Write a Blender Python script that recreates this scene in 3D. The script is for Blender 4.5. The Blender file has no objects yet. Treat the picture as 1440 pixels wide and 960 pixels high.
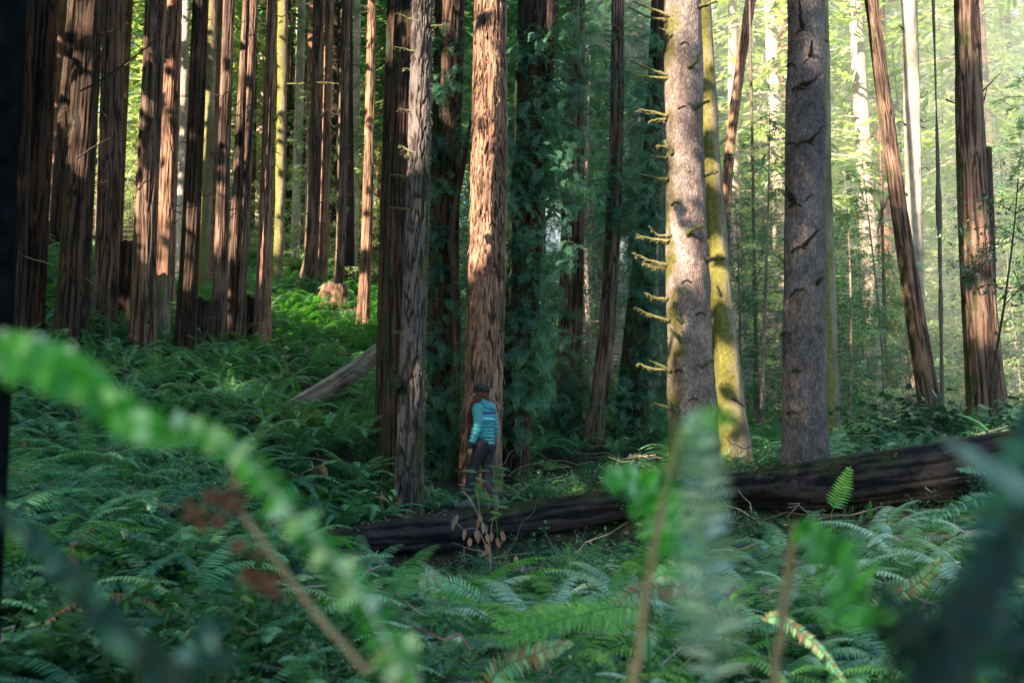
import bpy, math, random
import numpy as np
from mathutils import Vector, Matrix
random.seed(7)
R = np.random.default_rng(11)
HAZE = .012
S = bpy.context.scene
COL = S.collection

# ------------------------------------------------------------------ camera model
FPX, TILT, CAMZ = 1600.0, math.radians(7.2), 1.5
def P(px, py, d):
    u = (px - 720) / FPX; v = (480 - py) / FPX
    x, y, z = u, math.cos(TILT) - v * math.sin(TILT), math.sin(TILT) + v * math.cos(TILT)
    k = d / y
    return np.array([x * k, d, CAMZ + z * k])
def pxsize(w, d): return w * d / FPX

# ------------------------------------------------------------------ numpy noise
_perm = np.random.default_rng(3).random(65536)
def _h(i, j, k):
    n = (i * 73856093) ^ (j * 19349663) ^ (k * 83492791)
    return _perm[(n ^ (n >> 13)) & 65535]
def vnoise(p):
    p = np.asarray(p, float)
    f = np.floor(p); i = f.astype(np.int64); t = p - f; t = t * t * (3 - 2 * t)
    x, y, z = i[..., 0], i[..., 1], i[..., 2]; a, b, c = t[..., 0], t[..., 1], t[..., 2]
    def L(u, v, w): return u + (v - u) * w
    r = L(L(L(_h(x, y, z), _h(x+1, y, z), a), L(_h(x, y+1, z), _h(x+1, y+1, z), a), b),
          L(L(_h(x, y, z+1), _h(x+1, y, z+1), a), L(_h(x, y+1, z+1), _h(x+1, y+1, z+1), a), b), c)
    return r * 2 - 1
def fbm(p, o=4):
    s = 0; a = 1; t = 0
    for _ in range(o):
        s = s + a * vnoise(p); t += a; a *= .5; p = p * 2.03 + 17.3
    return s / t

# ------------------------------------------------------------------ mesh helpers
class MB:
    def __init__(s): s.V = []; s.F = []; s.T = []; s.n = 0
    def add(s, V, F, t=0.5):
        V = np.asarray(V, float).reshape(-1, 3); F = np.asarray(F, int).reshape(-1, 4)
        s.V.append(V); s.F.append(F + s.n); s.n += len(V)
        s.T.append(np.broadcast_to(np.asarray(t, float), (len(V),)).copy())
    def tube(s, pts, rad, n=6, t=0.5, cap=True):
        pts = np.asarray(pts, float); m = len(pts)
        rad = np.broadcast_to(np.asarray(rad, float), (m,))
        tan = np.gradient(pts, axis=0); tan /= np.linalg.norm(tan, axis=1)[:, None] + 1e-9
        ref = np.array([0, 0, 1.]) if abs(tan[:, 2]).mean() < .8 else np.array([0, 1., 0])
        a = np.cross(tan, ref); a /= np.linalg.norm(a, axis=1)[:, None] + 1e-9
        b = np.cross(tan, a)
        th = np.linspace(0, 2 * np.pi, n, endpoint=False)
        V = pts[:, None] + rad[:, None, None] * (np.cos(th)[None, :, None] * a[:, None] + np.sin(th)[None, :, None] * b[:, None])
        i, j = np.meshgrid(np.arange(m - 1), np.arange(n), indexing='ij'); j2 = (j + 1) % n
        F = np.stack([i * n + j, i * n + j2, (i + 1) * n + j2, (i + 1) * n + j], -1).reshape(-1, 4)
        s.add(V.reshape(-1, 3), F, t)
    def arrays(s): return np.concatenate(s.V), np.concatenate(s.F), np.concatenate(s.T)
    def mesh(s, name, mat, smooth=False):
        V, F, T = s.arrays(); return mk_mesh(name, V, F, mat, T, smooth)
def mk_mesh(name, V, F, mat, T=None, smooth=False, extra=None):
    me = bpy.data.meshes.new(name)
    me.vertices.add(len(V)); me.vertices.foreach_set('co', np.asarray(V, np.float32).ravel())
    me.loops.add(len(F) * 4); me.loops.foreach_set('vertex_index', np.asarray(F, np.int32).ravel())
    me.polygons.add(len(F)); me.polygons.foreach_set('loop_start', np.arange(0, len(F) * 4, 4, dtype=np.int32))
    if T is not None:
        a = me.attributes.new('tint', 'FLOAT', 'POINT'); a.data.foreach_set('value', np.asarray(T, np.float32))
    for k, v in (extra or {}).items():
        a = me.attributes.new(k, 'FLOAT', 'POINT'); a.data.foreach_set('value', np.asarray(v, np.float32))
    me.update(calc_edges=True)
    if smooth: me.polygons.foreach_set('use_smooth', np.ones(len(F), bool))
    if mat: me.materials.append(mat)
    return me
def obj(name, me, parent=None, loc=(0, 0, 0), rot=None, scale=None):
    o = bpy.data.objects.new(name, me); COL.objects.link(o)
    o.location = loc
    if rot is not None: o.rotation_euler = rot
    if scale is not None: o.scale = (scale,) * 3 if np.isscalar(scale) else scale
    if parent: o.parent = parent
    return o
def tag(o, label, cat, group=None, kind=None):
    o['label'] = label; o['category'] = cat
    if group: o['group'] = group
    if kind: o['kind'] = kind
    return o
def empty(name, loc, label=None, cat=None, group=None, rz=0):
    o = obj(name, None, loc=loc, rot=(0, 0, rz)); o.empty_display_size = .2
    if label: tag(o, label, cat, group)
    return o
def euler_mats(rx, ry, rz):
    cx, sx, cy, sy, cz, sz = np.cos(rx), np.sin(rx), np.cos(ry), np.sin(ry), np.cos(rz), np.sin(rz)
    M = np.empty((len(rx), 3, 3))
    M[:, 0, 0] = cy * cz; M[:, 0, 1] = sx * sy * cz - cx * sz; M[:, 0, 2] = cx * sy * cz + sx * sz
    M[:, 1, 0] = cy * sz; M[:, 1, 1] = sx * sy * sz + cx * cz; M[:, 1, 2] = cx * sy * sz - sx * cz
    M[:, 2, 0] = -sy; M[:, 2, 1] = sx * cy; M[:, 2, 2] = cx * cy
    return M
def scatter(mb, tmpl, locs, rx, ry, rz, sc, tint=None):
    """place copies of a template (V,F,T) at locs"""
    V, F, T = tmpl; k = len(locs)
    if k == 0: return
    M = euler_mats(rx, ry, rz) * np.asarray(sc).reshape(-1, 1, 1)
    W = np.einsum('kij,nj->kni', M, V) + np.asarray(locs)[:, None]
    FF = F[None] + (np.arange(k) * len(V))[:, None, None]
    if tint is None: tint = R.random(k)
    TT = .5 * T[None] + .5 * np.asarray(tint)[:, None]
    mb.add(W.reshape(-1, 3), FF.reshape(-1, 4), TT.reshape(-1))

# ------------------------------------------------------------------ materials
def nodes(m):
    m.use_nodes = True; nt = m.node_tree; nt.nodes.clear(); return nt, nt.nodes, nt.links
def N(ns, t, **k):
    n = ns.new(t)
    for a, v in k.items():
        if a.startswith('i_'): n.inputs[a[2:].replace('_', ' ')].default_value = v
        else: setattr(n, a, v)
    return n
def ramp(ns, stops):
    r = ns.new('ShaderNodeValToRGB'); e = r.color_ramp.elements
    while len(e) < len(stops): e.new(.5)
    for q, (p, c) in zip(e, stops): q.position = p; q.color = (*c, 1)
    return r
def leaf_mat(name, cols, trans=.3, rough=.45, tcol=None, spec=.5):
    m = bpy.data.materials.new(name); nt, ns, lk = nodes(m)
    at = N(ns, 'ShaderNodeAttribute', attribute_name='tint'); oi = ns.new('ShaderNodeObjectInfo')
    ad = N(ns, 'ShaderNodeMath', operation='MULTIPLY_ADD'); ad.inputs[1].default_value = .7
    mu = N(ns, 'ShaderNodeMath', operation='MULTIPLY'); mu.inputs[1].default_value = .3
    lk.new(oi.outputs['Random'], mu.inputs[0]); lk.new(at.outputs['Fac'], ad.inputs[0]); lk.new(mu.outputs[0], ad.inputs[2])
    rp = ramp(ns, cols); lk.new(ad.outputs[0], rp.inputs[0])
    pb = N(ns, 'ShaderNodeBsdfPrincipled'); pb.inputs['Roughness'].default_value = rough
    pb.inputs['Specular IOR Level'].default_value = spec
    lk.new(rp.outputs[0], pb.inputs['Base Color'])
    tr = ns.new('ShaderNodeBsdfTranslucent')
    mx2 = N(ns, 'ShaderNodeMix', data_type='RGBA', blend_type='MULTIPLY'); mx2.inputs[0].default_value = 1
    lk.new(rp.outputs[0], mx2.inputs[6]); mx2.inputs[7].default_value = (*(tcol or (2.2, 2.4, .9)), 1)
    lk.new(mx2.outputs[2], tr.inputs[0])
    mx = ns.new('ShaderNodeMixShader'); mx.inputs[0].default_value = trans
    lk.new(pb.outputs[0], mx.inputs[1]); lk.new(tr.outputs[0], mx.inputs[2])
    o = ns.new('ShaderNodeOutputMaterial'); lk.new(mx.outputs[0], o.inputs[0])
    return m
def bark_mat(name, dark, mid, light, zs=1.2, sc=14., bump=.6, moss=None, moss_amt=.0, moss_dir=(-1, -.3, 0), scale_cells=False, patch=None, bdist=.03):
    m = bpy.data.materials.new(name); nt, ns, lk = nodes(m)
    tc = ns.new('ShaderNodeTexCoord'); oi = ns.new('ShaderNodeObjectInfo')
    mp = ns.new('ShaderNodeMapping'); mp.inputs['Scale'].default_value = (sc, sc, zs)
    of = N(ns, 'ShaderNodeVectorMath', operation='SCALE'); of.inputs[3].default_value = 40
    cx = ns.new('ShaderNodeCombineXYZ')
    for i in range(3): lk.new(oi.outputs['Random'], cx.inputs[i])
    lk.new(cx.outputs[0], of.inputs[0]); lk.new(of.outputs[0], mp.inputs['Location'])
    lk.new(tc.outputs['Object'], mp.inputs['Vector'])
    n1 = N(ns, 'ShaderNodeTexNoise'); n1.inputs['Scale'].default_value = 1.; n1.inputs['Detail'].default_value = 6; n1.inputs['Roughness'].default_value = .62
    n1.inputs['Distortion'].default_value = .6
    lk.new(mp.outputs[0], n1.inputs['Vector'])
    at = N(ns, 'ShaderNodeAttribute', attribute_name='tint')      # height of the bark ridge; furrows darkened to paint crevice shade
    cmb = N(ns, 'ShaderNodeMath', operation='MULTIPLY_ADD'); cmb.inputs[1].default_value = .72
    hf = N(ns, 'ShaderNodeMath', operation='MULTIPLY'); hf.inputs[1].default_value = .36
    lk.new(n1.outputs[0], cmb.inputs[0]); lk.new(at.outputs['Fac'], hf.inputs[0]); lk.new(hf.outputs[0], cmb.inputs[2])
    rp = ramp(ns, [(.3, dark), (.5, mid), (.72, light)]); lk.new(cmb.outputs[0], rp.inputs[0])
    colo = rp.outputs[0]; h = n1.outputs[0]
    if scale_cells:
        v = N(ns, 'ShaderNodeTexVoronoi', feature='DISTANCE_TO_EDGE'); v.inputs['Scale'].default_value = 1.
        mp2 = ns.new('ShaderNodeMapping'); mp2.inputs['Scale'].default_value = (26, 26, 11)
        nz = N(ns, 'ShaderNodeTexNoise'); nz.inputs['Scale'].default_value = 9
        vm = N(ns, 'ShaderNodeVectorMath', operation='MULTIPLY_ADD'); vm.inputs[1].default_value = (.09, .09, .16)
        lk.new(tc.outputs['Object'], nz.inputs['Vector']); lk.new(nz.outputs['Color'], vm.inputs[0]); lk.new(tc.outputs['Object'], vm.inputs[2])
        lk.new(vm.outputs[0], mp2.inputs['Vector']); lk.new(mp2.outputs[0], v.inputs['Vector'])
        r2 = ramp(ns, [(.0, (.28, .28, .3)), (.16, (.85, .85, .85)), (.5, (1.05, 1.03, 1))]); lk.new(v.outputs['Distance'], r2.inputs[0])
        mm = N(ns, 'ShaderNodeMix', data_type='RGBA', blend_type='MULTIPLY'); mm.inputs[0].default_value = .8
        lk.new(colo, mm.inputs[6]); lk.new(r2.outputs[0], mm.inputs[7]); colo = mm.outputs[2]
        hm = N(ns, 'ShaderNodeMath', operation='ADD'); hs = N(ns, 'ShaderNodeMath', operation='MINIMUM'); hs.inputs[1].default_value = .25
        lk.new(v.outputs['Distance'], hs.inputs[0]); lk.new(hs.outputs[0], hm.inputs[0]); lk.new(n1.outputs[0], hm.inputs[1]); h = hm.outputs[0]
    # broad stains
    n2 = N(ns, 'ShaderNodeTexNoise'); n2.inputs['Scale'].default_value = 1.6; n2.inputs['Detail'].default_value = 4
    lk.new(tc.outputs['Object'], n2.inputs['Vector'])
    r3 = ramp(ns, [(.32, (.42, .48, .5)), (.5, (.9, .88, .88)), (.68, (1.4, 1.28, 1.2))]); lk.new(n2.outputs[0], r3.inputs[0])
    m3 = N(ns, 'ShaderNodeMix', data_type='RGBA', blend_type='MULTIPLY'); m3.inputs[0].default_value = .8
    lk.new(colo, m3.inputs[6]); lk.new(r3.outputs[0], m3.inputs[7]); colo = m3.outputs[2]
    if moss:
        g = ns.new('ShaderNodeNewGeometry'); dp = N(ns, 'ShaderNodeVectorMath', operation='DOT_PRODUCT')
        dv = Vector(moss_dir).normalized(); dp.inputs[1].default_value = dv; lk.new(g.outputs['Normal'], dp.inputs[0])
        n4 = N(ns, 'ShaderNodeTexNoise'); n4.inputs['Scale'].default_value = 2.6; n4.inputs['Detail'].default_value = 7; n4.inputs['Roughness'].default_value = .65
        lk.new(tc.outputs['Object'], n4.inputs['Vector'])
        s1 = N(ns, 'ShaderNodeMath', operation='MULTIPLY_ADD'); s1.inputs[1].default_value = .35; lk.new(dp.outputs['Value'], s1.inputs[0]); lk.new(n4.outputs[0], s1.inputs[2])
        r4 = N(ns, 'ShaderNodeMapRange'); r4.inputs['From Min'].default_value = .95 - moss_amt; r4.inputs['From Max'].default_value = 1.12 - moss_amt
        lk.new(s1.outputs[0], r4.inputs['Value'])
        n5 = N(ns, 'ShaderNodeTexNoise'); n5.inputs['Scale'].default_value = 22; n5.inputs['Detail'].default_value = 3; lk.new(tc.outputs['Object'], n5.inputs['Vector'])
        r5 = ramp(ns, [(.3, tuple(c * .45 for c in moss)), (.7, moss)]); lk.new(n5.outputs[0], r5.inputs[0])
        m4 = N(ns, 'ShaderNodeMix', data_type='RGBA'); lk.new(r4.outputs[0], m4.inputs[0]); lk.new(colo, m4.inputs[6]); lk.new(r5.outputs[0], m4.inputs[7]); colo = m4.outputs[2]
    pb = ns.new('ShaderNodeBsdfPrincipled'); pb.inputs['Roughness'].default_value = .85; pb.inputs['Specular IOR Level'].default_value = .25
    lk.new(colo, pb.inputs['Base Color'])
    bp = ns.new('ShaderNodeBump'); bp.inputs['Strength'].default_value = bump; bp.inputs['Distance'].default_value = bdist
    lk.new(h, bp.inputs['Height']); lk.new(bp.outputs[0], pb.inputs['Normal'])
    o = ns.new('ShaderNodeOutputMaterial'); lk.new(pb.outputs[0], o.inputs[0])
    return m
def plain_mat(name, c, rough=.7, spec=.3, noise=.25, sc=8., sheen=0):
    m = bpy.data.materials.new(name); nt, ns, lk = nodes(m)
    tc = ns.new('ShaderNodeTexCoord'); n1 = N(ns, 'ShaderNodeTexNoise'); n1.inputs['Scale'].default_value = sc; n1.inputs['Detail'].default_value = 4
    lk.new(tc.outputs['Object'], n1.inputs['Vector'])
    rp = ramp(ns, [(.3, tuple(x * (1 - noise) for x in c)), (.7, tuple(min(1, x * (1 + noise)) for x in c))]); lk.new(n1.outputs[0], rp.inputs[0])
    pb = ns.new('ShaderNodeBsdfPrincipled'); pb.inputs['Roughness'].default_value = rough; pb.inputs['Specular IOR Level'].default_value = spec
    if sheen: pb.inputs['Sheen Weight'].default_value = sheen
    lk.new(rp.outputs[0], pb.inputs['Base Color'])
    o = ns.new('ShaderNodeOutputMaterial'); lk.new(pb.outputs[0], o.inputs[0]); return m

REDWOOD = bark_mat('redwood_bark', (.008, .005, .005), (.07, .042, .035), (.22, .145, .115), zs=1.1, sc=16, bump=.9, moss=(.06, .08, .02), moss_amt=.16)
REDDARK = bark_mat('shade_dark_redwood_bark', (.004, .003, .004), (.022, .014, .013), (.095, .055, .042), zs=1.1, sc=16, bump=.9, moss=(.03, .06, .025), moss_amt=.24)  # darker copy of redwood bark, the stand's shade put into its colour
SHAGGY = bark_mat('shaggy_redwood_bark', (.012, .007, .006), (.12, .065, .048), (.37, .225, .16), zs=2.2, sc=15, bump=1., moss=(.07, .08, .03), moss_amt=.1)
FIR = bark_mat('fir_bark', (.008, .006, .007), (.055, .045, .047), (.15, .128, .13), zs=4, sc=13, bump=1., moss=(.13, .13, .03), moss_amt=.3, moss_dir=(1, .2, 0))
SPRUCE = bark_mat('spruce_bark', (.10, .075, .07), (.25, .195, .185), (.42, .35, .34), zs=7, sc=12, bump=.7, scale_cells=True, moss=(.14, .13, .04), moss_amt=.2, bdist=.02)
SPRUCEG = bark_mat('grey_spruce_bark', (.065, .052, .056), (.16, .13, .135), (.27, .235, .24), zs=7, sc=12, bump=.8, scale_cells=True, moss=(.12, .11, .03), moss_amt=.22, bdist=.02, moss_dir=(1, .2, 0))
MOSSY = bark_mat('mossy_smooth_bark', (.10, .085, .06), (.2, .17, .12), (.32, .28, .22), zs=5, sc=10, bump=.5, moss=(.22, .21, .055), moss_amt=.5)
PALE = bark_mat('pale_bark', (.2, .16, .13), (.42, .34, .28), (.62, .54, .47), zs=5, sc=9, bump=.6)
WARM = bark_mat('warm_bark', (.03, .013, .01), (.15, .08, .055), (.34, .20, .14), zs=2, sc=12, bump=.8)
LOGM = bark_mat('wet_log_bark', (.002, .002, .003), (.007, .006, .009), (.042, .035, .042), zs=16, sc=1.1, bump=1., moss=(.045, .065, .02), moss_amt=.24, moss_dir=(0, 0, 1))
LOGM.node_tree.nodes['Mapping'].inputs['Scale'].default_value = (1.2, 18, 18)
MOSSLOG = bark_mat('rotten_log_bark', (.012, .014, .010), (.035, .035, .022), (.08, .07, .045), zs=16, sc=2, bump=1., moss=(.03, .055, .015), moss_amt=.45, moss_dir=(0, 0, 1))
DEADWOOD = bark_mat('dead_wood', (.08, .06, .055), (.24, .19, .17), (.38, .32, .30), zs=12, sc=3, bump=.5)
TWIG = plain_mat('twig_bark', (.03, .022, .018))
SAPLING = plain_mat('sapling_bark', (.12, .09, .075), noise=.4, sc=20.)
MOSSTWIG = plain_mat('mossy_twig', (.15, .14, .055), rough=1, noise=.5, sc=30)
MOSSGREY = plain_mat('lichen_twig', (.10, .11, .05), rough=1, noise=.5, sc=30)
STEMG = plain_mat('green_stem', (.05, .09, .03))
TANSTEM = plain_mat('tan_stem', (.34, .25, .14), noise=.2)

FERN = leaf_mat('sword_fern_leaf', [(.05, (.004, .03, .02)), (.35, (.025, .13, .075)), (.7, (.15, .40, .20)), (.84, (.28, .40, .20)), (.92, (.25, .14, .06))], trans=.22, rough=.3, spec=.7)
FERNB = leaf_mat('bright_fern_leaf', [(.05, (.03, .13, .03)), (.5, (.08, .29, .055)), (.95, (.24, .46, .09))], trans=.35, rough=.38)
FERNP = leaf_mat('sheen_fern_leaf', [(.05, (.05, .15, .10)), (.4, (.18, .38, .27)), (.85, (.5, .66, .54))], trans=.25, rough=.3, spec=.8)  # silver tone puts the cool sheen of near ferns into the colour
SPRAY = leaf_mat('redwood_needles', [(.05, (.006, .04, .03)), (.5, (.045, .17, .12)), (.95, (.22, .46, .28))], trans=.2, rough=.45)
HEML = leaf_mat('hemlock_needles', [(.05, (.02, .075, .06)), (.5, (.06, .18, .13)), (.95, (.18, .34, .24))], trans=.35, rough=.5)
FARL = leaf_mat('haze_tinted_needles', [(.05, (.14, .21, .11)), (.5, (.32, .42, .28)), (.95, (.72, .74, .58))], trans=.4, rough=.6)  # paled leaf colour paints in distance haze and glare
PALESTEM = plain_mat('sheen_midrib', (.42, .52, .42), rough=.35, spec=.6, noise=.5, sc=45.)  # pale blotchy tone paints the sheen along the midrib
SALAL = leaf_mat('salal_leaf', [(.05, (.012, .05, .02)), (.5, (.025, .10, .035)), (.95, (.07, .19, .05))], trans=.25, rough=.28)
HUCK = leaf_mat('huckleberry_leaf', [(.05, (.02, .09, .055)), (.5, (.065, .2, .11)), (.95, (.2, .38, .14))], trans=.25, rough=.4)
BLUEL = leaf_mat('rhododendron_leaf', [(.05, (.02, .08, .05)), (.5, (.05, .13, .10)), (.95, (.16, .26, .22))], trans=.15, rough=.28, spec=.8)
DRYL = leaf_mat('dry_leaf', [(.05, (.16, .07, .04)), (.5, (.30, .17, .12)), (.95, (.5, .36, .3))], trans=.2, rough=.7, tcol=(1.3, 1.1, .9))
RUSTL = leaf_mat('rust_leaf', [(.05, (.10, .035, .02)), (.5, (.19, .07, .04)), (.95, (.32, .18, .08))], trans=.3, rough=.6, tcol=(1.3, 1., .8))

SHADE_SCREEN = leaf_mat('shade_screen_leaf', [(.05, (.012, .035, .02)), (.95, (.04, .08, .04))], trans=.04, rough=.7)  # leaves of the unseen screen added to block the sun
# ------------------------------------------------------------------ terrain
# (name, label, depth, [(px,py) top -> base], width top, width base, material, opts)
TR = [
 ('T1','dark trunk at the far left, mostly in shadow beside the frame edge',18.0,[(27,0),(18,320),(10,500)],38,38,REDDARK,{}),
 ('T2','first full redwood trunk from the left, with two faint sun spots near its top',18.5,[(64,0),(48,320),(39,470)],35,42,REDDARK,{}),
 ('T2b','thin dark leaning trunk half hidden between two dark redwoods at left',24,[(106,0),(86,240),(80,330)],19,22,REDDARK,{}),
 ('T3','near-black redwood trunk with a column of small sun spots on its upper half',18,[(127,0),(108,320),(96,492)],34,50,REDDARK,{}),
 ('T4','redwood trunk with an orange sunlit left side and a flared dark foot',19.5,[(160,0),(152,320),(144,478)],29,36,REDWOOD,{}),
 ('T5','broad grey-brown ribbed redwood trunk standing just left of the sunlit twiggy one',18.5,[(220,0),(205,320),(201,488)],29,34,REDWOOD,{}),
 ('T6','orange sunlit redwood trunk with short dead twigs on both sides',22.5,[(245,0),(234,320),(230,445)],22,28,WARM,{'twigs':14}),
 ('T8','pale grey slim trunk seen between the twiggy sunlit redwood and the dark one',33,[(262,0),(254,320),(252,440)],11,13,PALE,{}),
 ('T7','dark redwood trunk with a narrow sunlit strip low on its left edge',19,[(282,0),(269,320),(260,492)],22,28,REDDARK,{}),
 ('T9','mossy grey-green trunk directly behind the dark redwood left of centre',27,[(298,0),(289,320),(284,440)],15,18,MOSSY,{}),
 ('T10','straight red-brown redwood trunk, left one of a cluster of three',20.5,[(322,0),(312,320),(307,488)],15,23,REDWOOD,{}),
 ('T11','thin red-brown trunk in the middle of the cluster of three',21,[(347,0),(330,320),(322,487)],11,15,REDWOOD,{}),
 ('T12','red-brown trunk, right one of the cluster of three',20.8,[(357,0),(343,320),(335,486)],11,20,REDWOOD,{}),
 ('T13','orange-lit redwood trunk standing alone on the fern slope right of the cluster of three',21.5,[(383,0),(373,320),(367,482)],13,25,WARM,{}),
 ('T14','pale spotted trunk right behind the orange-lit lone redwood',30,[(398,0),(393,320),(387,400)],14,14,MOSSY,{}),
 ('T15','pale grey slim trunk high on the slope among the far red trunks',38,[(424,0),(418,250),(414,350)],13,14,PALE,{}),
 ('T16','thick mottled trunk with flared foot on the upper slope',31,[(448,0),(440,320),(430,398)],15,23,REDWOOD,{}),
 ('T17','reddish trunk beside the stump on the upper slope',31.5,[(463,0),(456,320),(451,408)],11,15,WARM,{}),
 ('T18','dark reddish trunk right of the stump on the upper slope',30.5,[(486,0),(480,320),(474,408)],13,15,REDWOOD,{}),
 ('T20','faint pale sunlit trunk behind the slender orange redwood',40,[(503,0),(499,320),(494,420)],9,11,PALE,{}),
 ('T19','slender orange sunlit redwood trunk standing clear on the bright fern slope',27.5,[(523,0),(516,320),(509,462)],11,19,WARM,{}),
 ('T21','dark narrow redwood trunk at the left of the central clump of three',16.5,[(553,0),(542,320),(536,590)],17,17,REDDARK,{}),
 ('T22','smooth red-brown redwood trunk tucked behind the grey furrowed fir',15.6,[(572,0),(560,320),(554,672)],33,32,REDDARK,{}),
 ('T23','grey furrowed fir trunk rising just behind the fallen log, mossy right edge',14.6,[(594,0),(586,320),(573,726)],27,38,FIR,{'detail':2,'fir':1}),
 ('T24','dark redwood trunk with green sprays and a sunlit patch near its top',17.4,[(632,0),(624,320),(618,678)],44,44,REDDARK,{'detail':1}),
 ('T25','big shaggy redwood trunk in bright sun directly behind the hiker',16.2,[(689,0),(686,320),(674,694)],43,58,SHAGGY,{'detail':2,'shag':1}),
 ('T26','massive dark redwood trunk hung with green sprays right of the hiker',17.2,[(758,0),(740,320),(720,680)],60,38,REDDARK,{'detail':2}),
 ('T27','straight dark redwood trunk with orange patches on its right edge',20,[(809,0),(805,320),(799,612)],27,38,REDWOOD,{'detail':1}),
 ('T28','slim trunk that bends left into a mossy sweeping foot',19,[(869,0),(866,220),(853,460),(832,618)],18,26,REDWOOD,{'detail':1}),
 ('T29','dark foliage-clad redwood trunk left of the big scaly spruce',19.5,[(926,0),(917,240),(895,480),(885,612)],18,46,REDDARK,{}),
 ('T30','big scaly grey-pink spruce trunk with mossy dead branches on its left side',14.2,[(961,0),(965,320),(979,672)],51,68,SPRUCE,{'detail':1}),
 ('T31','yellow-green moss-covered trunk leaning against the right side of the scaly spruce',16.4,[(991,0),(1007,320),(1038,662)],16,44,MOSSY,{'detail':1}),
 ('T32','thin trunk bent to the right at its top behind the mossy trunk',25,[(1056,0),(1040,100),(1024,240),(1018,420),(1016,620)],16,12,WARM,{}),
 ('T33','thick straight grey spruce trunk with curved dark branch stubs',13.4,[(1133,0),(1132,320),(1131,656)],53,65,SPRUCEG,{'detail':1}),
 ('T34','mossy sunlit trunk showing along the right edge of the thick grey spruce',17.5,[(1152,0),(1158,320),(1168,648)],26,28,MOSSY,{}),
 ('T35','trunk leaning strongly to the left, sunlit mossy top and dark ribbed foot',18.5,[(1225,0),(1268,320),(1316,618)],17,31,REDWOOD,{'detail':1}),
 ('T36','bright pale sunlit trunk behind the strongly leaning one',23,[(1279,0),(1286,320),(1293,625)],22,26,PALE,{}),
 ('T37','red-brown ribbed redwood trunk with a broken side snag at right',17.0,[(1359,0),(1370,320),(1389,570)],32,54,REDWOOD,{'detail':1}),
 ('T38','pencil-thin straight sapling trunk left of the snagged redwood',21,[(1312,-12),(1321,320),(1325,600)],3,7,SAPLING,{}),
 ('T39','thin dark sapling trunk between the mossy trunk and the grey spruce',24,[(1054,-12),(1062,420),(1066,640)],3,8,SAPLING,{}),
 ('T40','thin dark sapling trunk halfway between the grey spruce and the leaning trunk',24,[(1234,-12),(1244,470),(1249,640)],3,8,SAPLING,{}),
]
ctrl = []
for t in TR:
    b = P(*t[3][-1], t[2]); ctrl.append(b)
for px, py, d in [(672,742,14.7),(470,800,13.5),(900,720,14.3),(1200,730,12.6),(1400,700,11.6),(570,885,8.5),(600,840,12.4),(700,815,12.4),(500,850,12.2),(800,800,12.4),(600,880,10.6),
                  (150,640,12),(250,720,9.5),(60,800,7.5),(1000,800,10),(1200,850,8.5),(1380,800,9),(900,900,7.5),(800,700,17),
                  (1100,612,30),(1300,600,40),(1200,590,60),(900,560,40),(150,400,36),(40,380,36),(300,390,36),(480,340,48),(200,290,60),(600,420,40),(700,400,60),
                  (1200,520,100),(200,180,110),(700,330,110),(1440,480,100)]:
    ctrl.append(P(px, py, d))
ctrl += [np.array(c, float) for c in [(0,-6,0),(-8,-6,.4),(8,-6,0),(0,2,.0),(-3,2,.15),(3,2,0),(-6,5,.5),(6,5,.2),(-30,0,4),(30,0,2),(-30,25,9),(30,25,3),(-80,0,12),(80,0,8),(0,-60,-2),(0,200,40),(-150,200,60),(150,200,40),(-150,0,20),(150,0,12),(-100,-100,0),(100,-100,0)]]
ctrl = np.array(ctrl)
_D = np.linalg.norm(ctrl[:, None, :2] - ctrl[None, :, :2], axis=2)
_n = len(ctrl); _A = np.zeros((_n + 3, _n + 3)); _A[:_n, :_n] = -_D + np.eye(_n) * .8
_A[:_n, _n] = 1; _A[:_n, _n+1:] = ctrl[:, :2]; _A[_n, :_n] = 1; _A[_n+1:, :_n] = ctrl[:, :2].T
_w = np.linalg.solve(_A, np.r_[ctrl[:, 2], 0, 0, 0])
_lg = np.array([P(330,806,12.9),P(460,769,13.4),P(600,752,14.0),P(672,742,14.4),P(870,714,14.1),P(1050,690,13.2),P(1200,682,12.3),P(1410,652,11.5)]); LOGX, LOGY = _lg[:, 0], _lg[:, 1]
def H(x, y):
    x = np.asarray(x, float); y = np.asarray(y, float)
    s = _w[_n] + _w[_n+1] * x + _w[_n+2] * y
    for i in range(_n): s = s - _w[i] * np.sqrt((x - ctrl[i, 0])**2 + (y - ctrl[i, 1])**2 + .09)
    yl = np.interp(x, LOGX, LOGY); s = s - .34 * np.exp(-((yl - 1.0 - y) / .85)**2) * np.clip((x + 3.9) / .8, 0, 1) * np.clip((4.5 - x) / 2, 0, 1)
    q = np.stack([x * .9, y * .9, x * 0 + 3.3], -1)
    return s + .07 * fbm(q, 3)
def grid_axis(lo, hi, c0, c1, fine, grow=1.13):
    a = list(np.arange(c0, c1, fine)); st = fine
    while a[-1] < hi: st *= grow; a.append(a[-1] + st)
    st = fine
    while a[0] > lo: st *= grow; a.insert(0, a[0] - st)
    return np.array(a)
gx = grid_axis(-400, 400, -14, 14, .14); gy = grid_axis(-200, 700, 2, 30, .14)
X, Y = np.meshgrid(gx, gy, indexing='ij'); Z = H(X, Y)
Z = Z + .03 * fbm(np.stack([X * 5, Y * 5, X * 0], -1), 2)
i, j = np.meshgrid(np.arange(len(gx) - 1), np.arange(len(gy) - 1), indexing='ij'); w = len(gy)
F = np.stack([i*w+j, (i+1)*w+j, (i+1)*w+j+1, i*w+j+1], -1).reshape(-1, 4)
gm = bpy.data.materials.new('forest_litter'); nt, ns, lk = nodes(gm)
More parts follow.
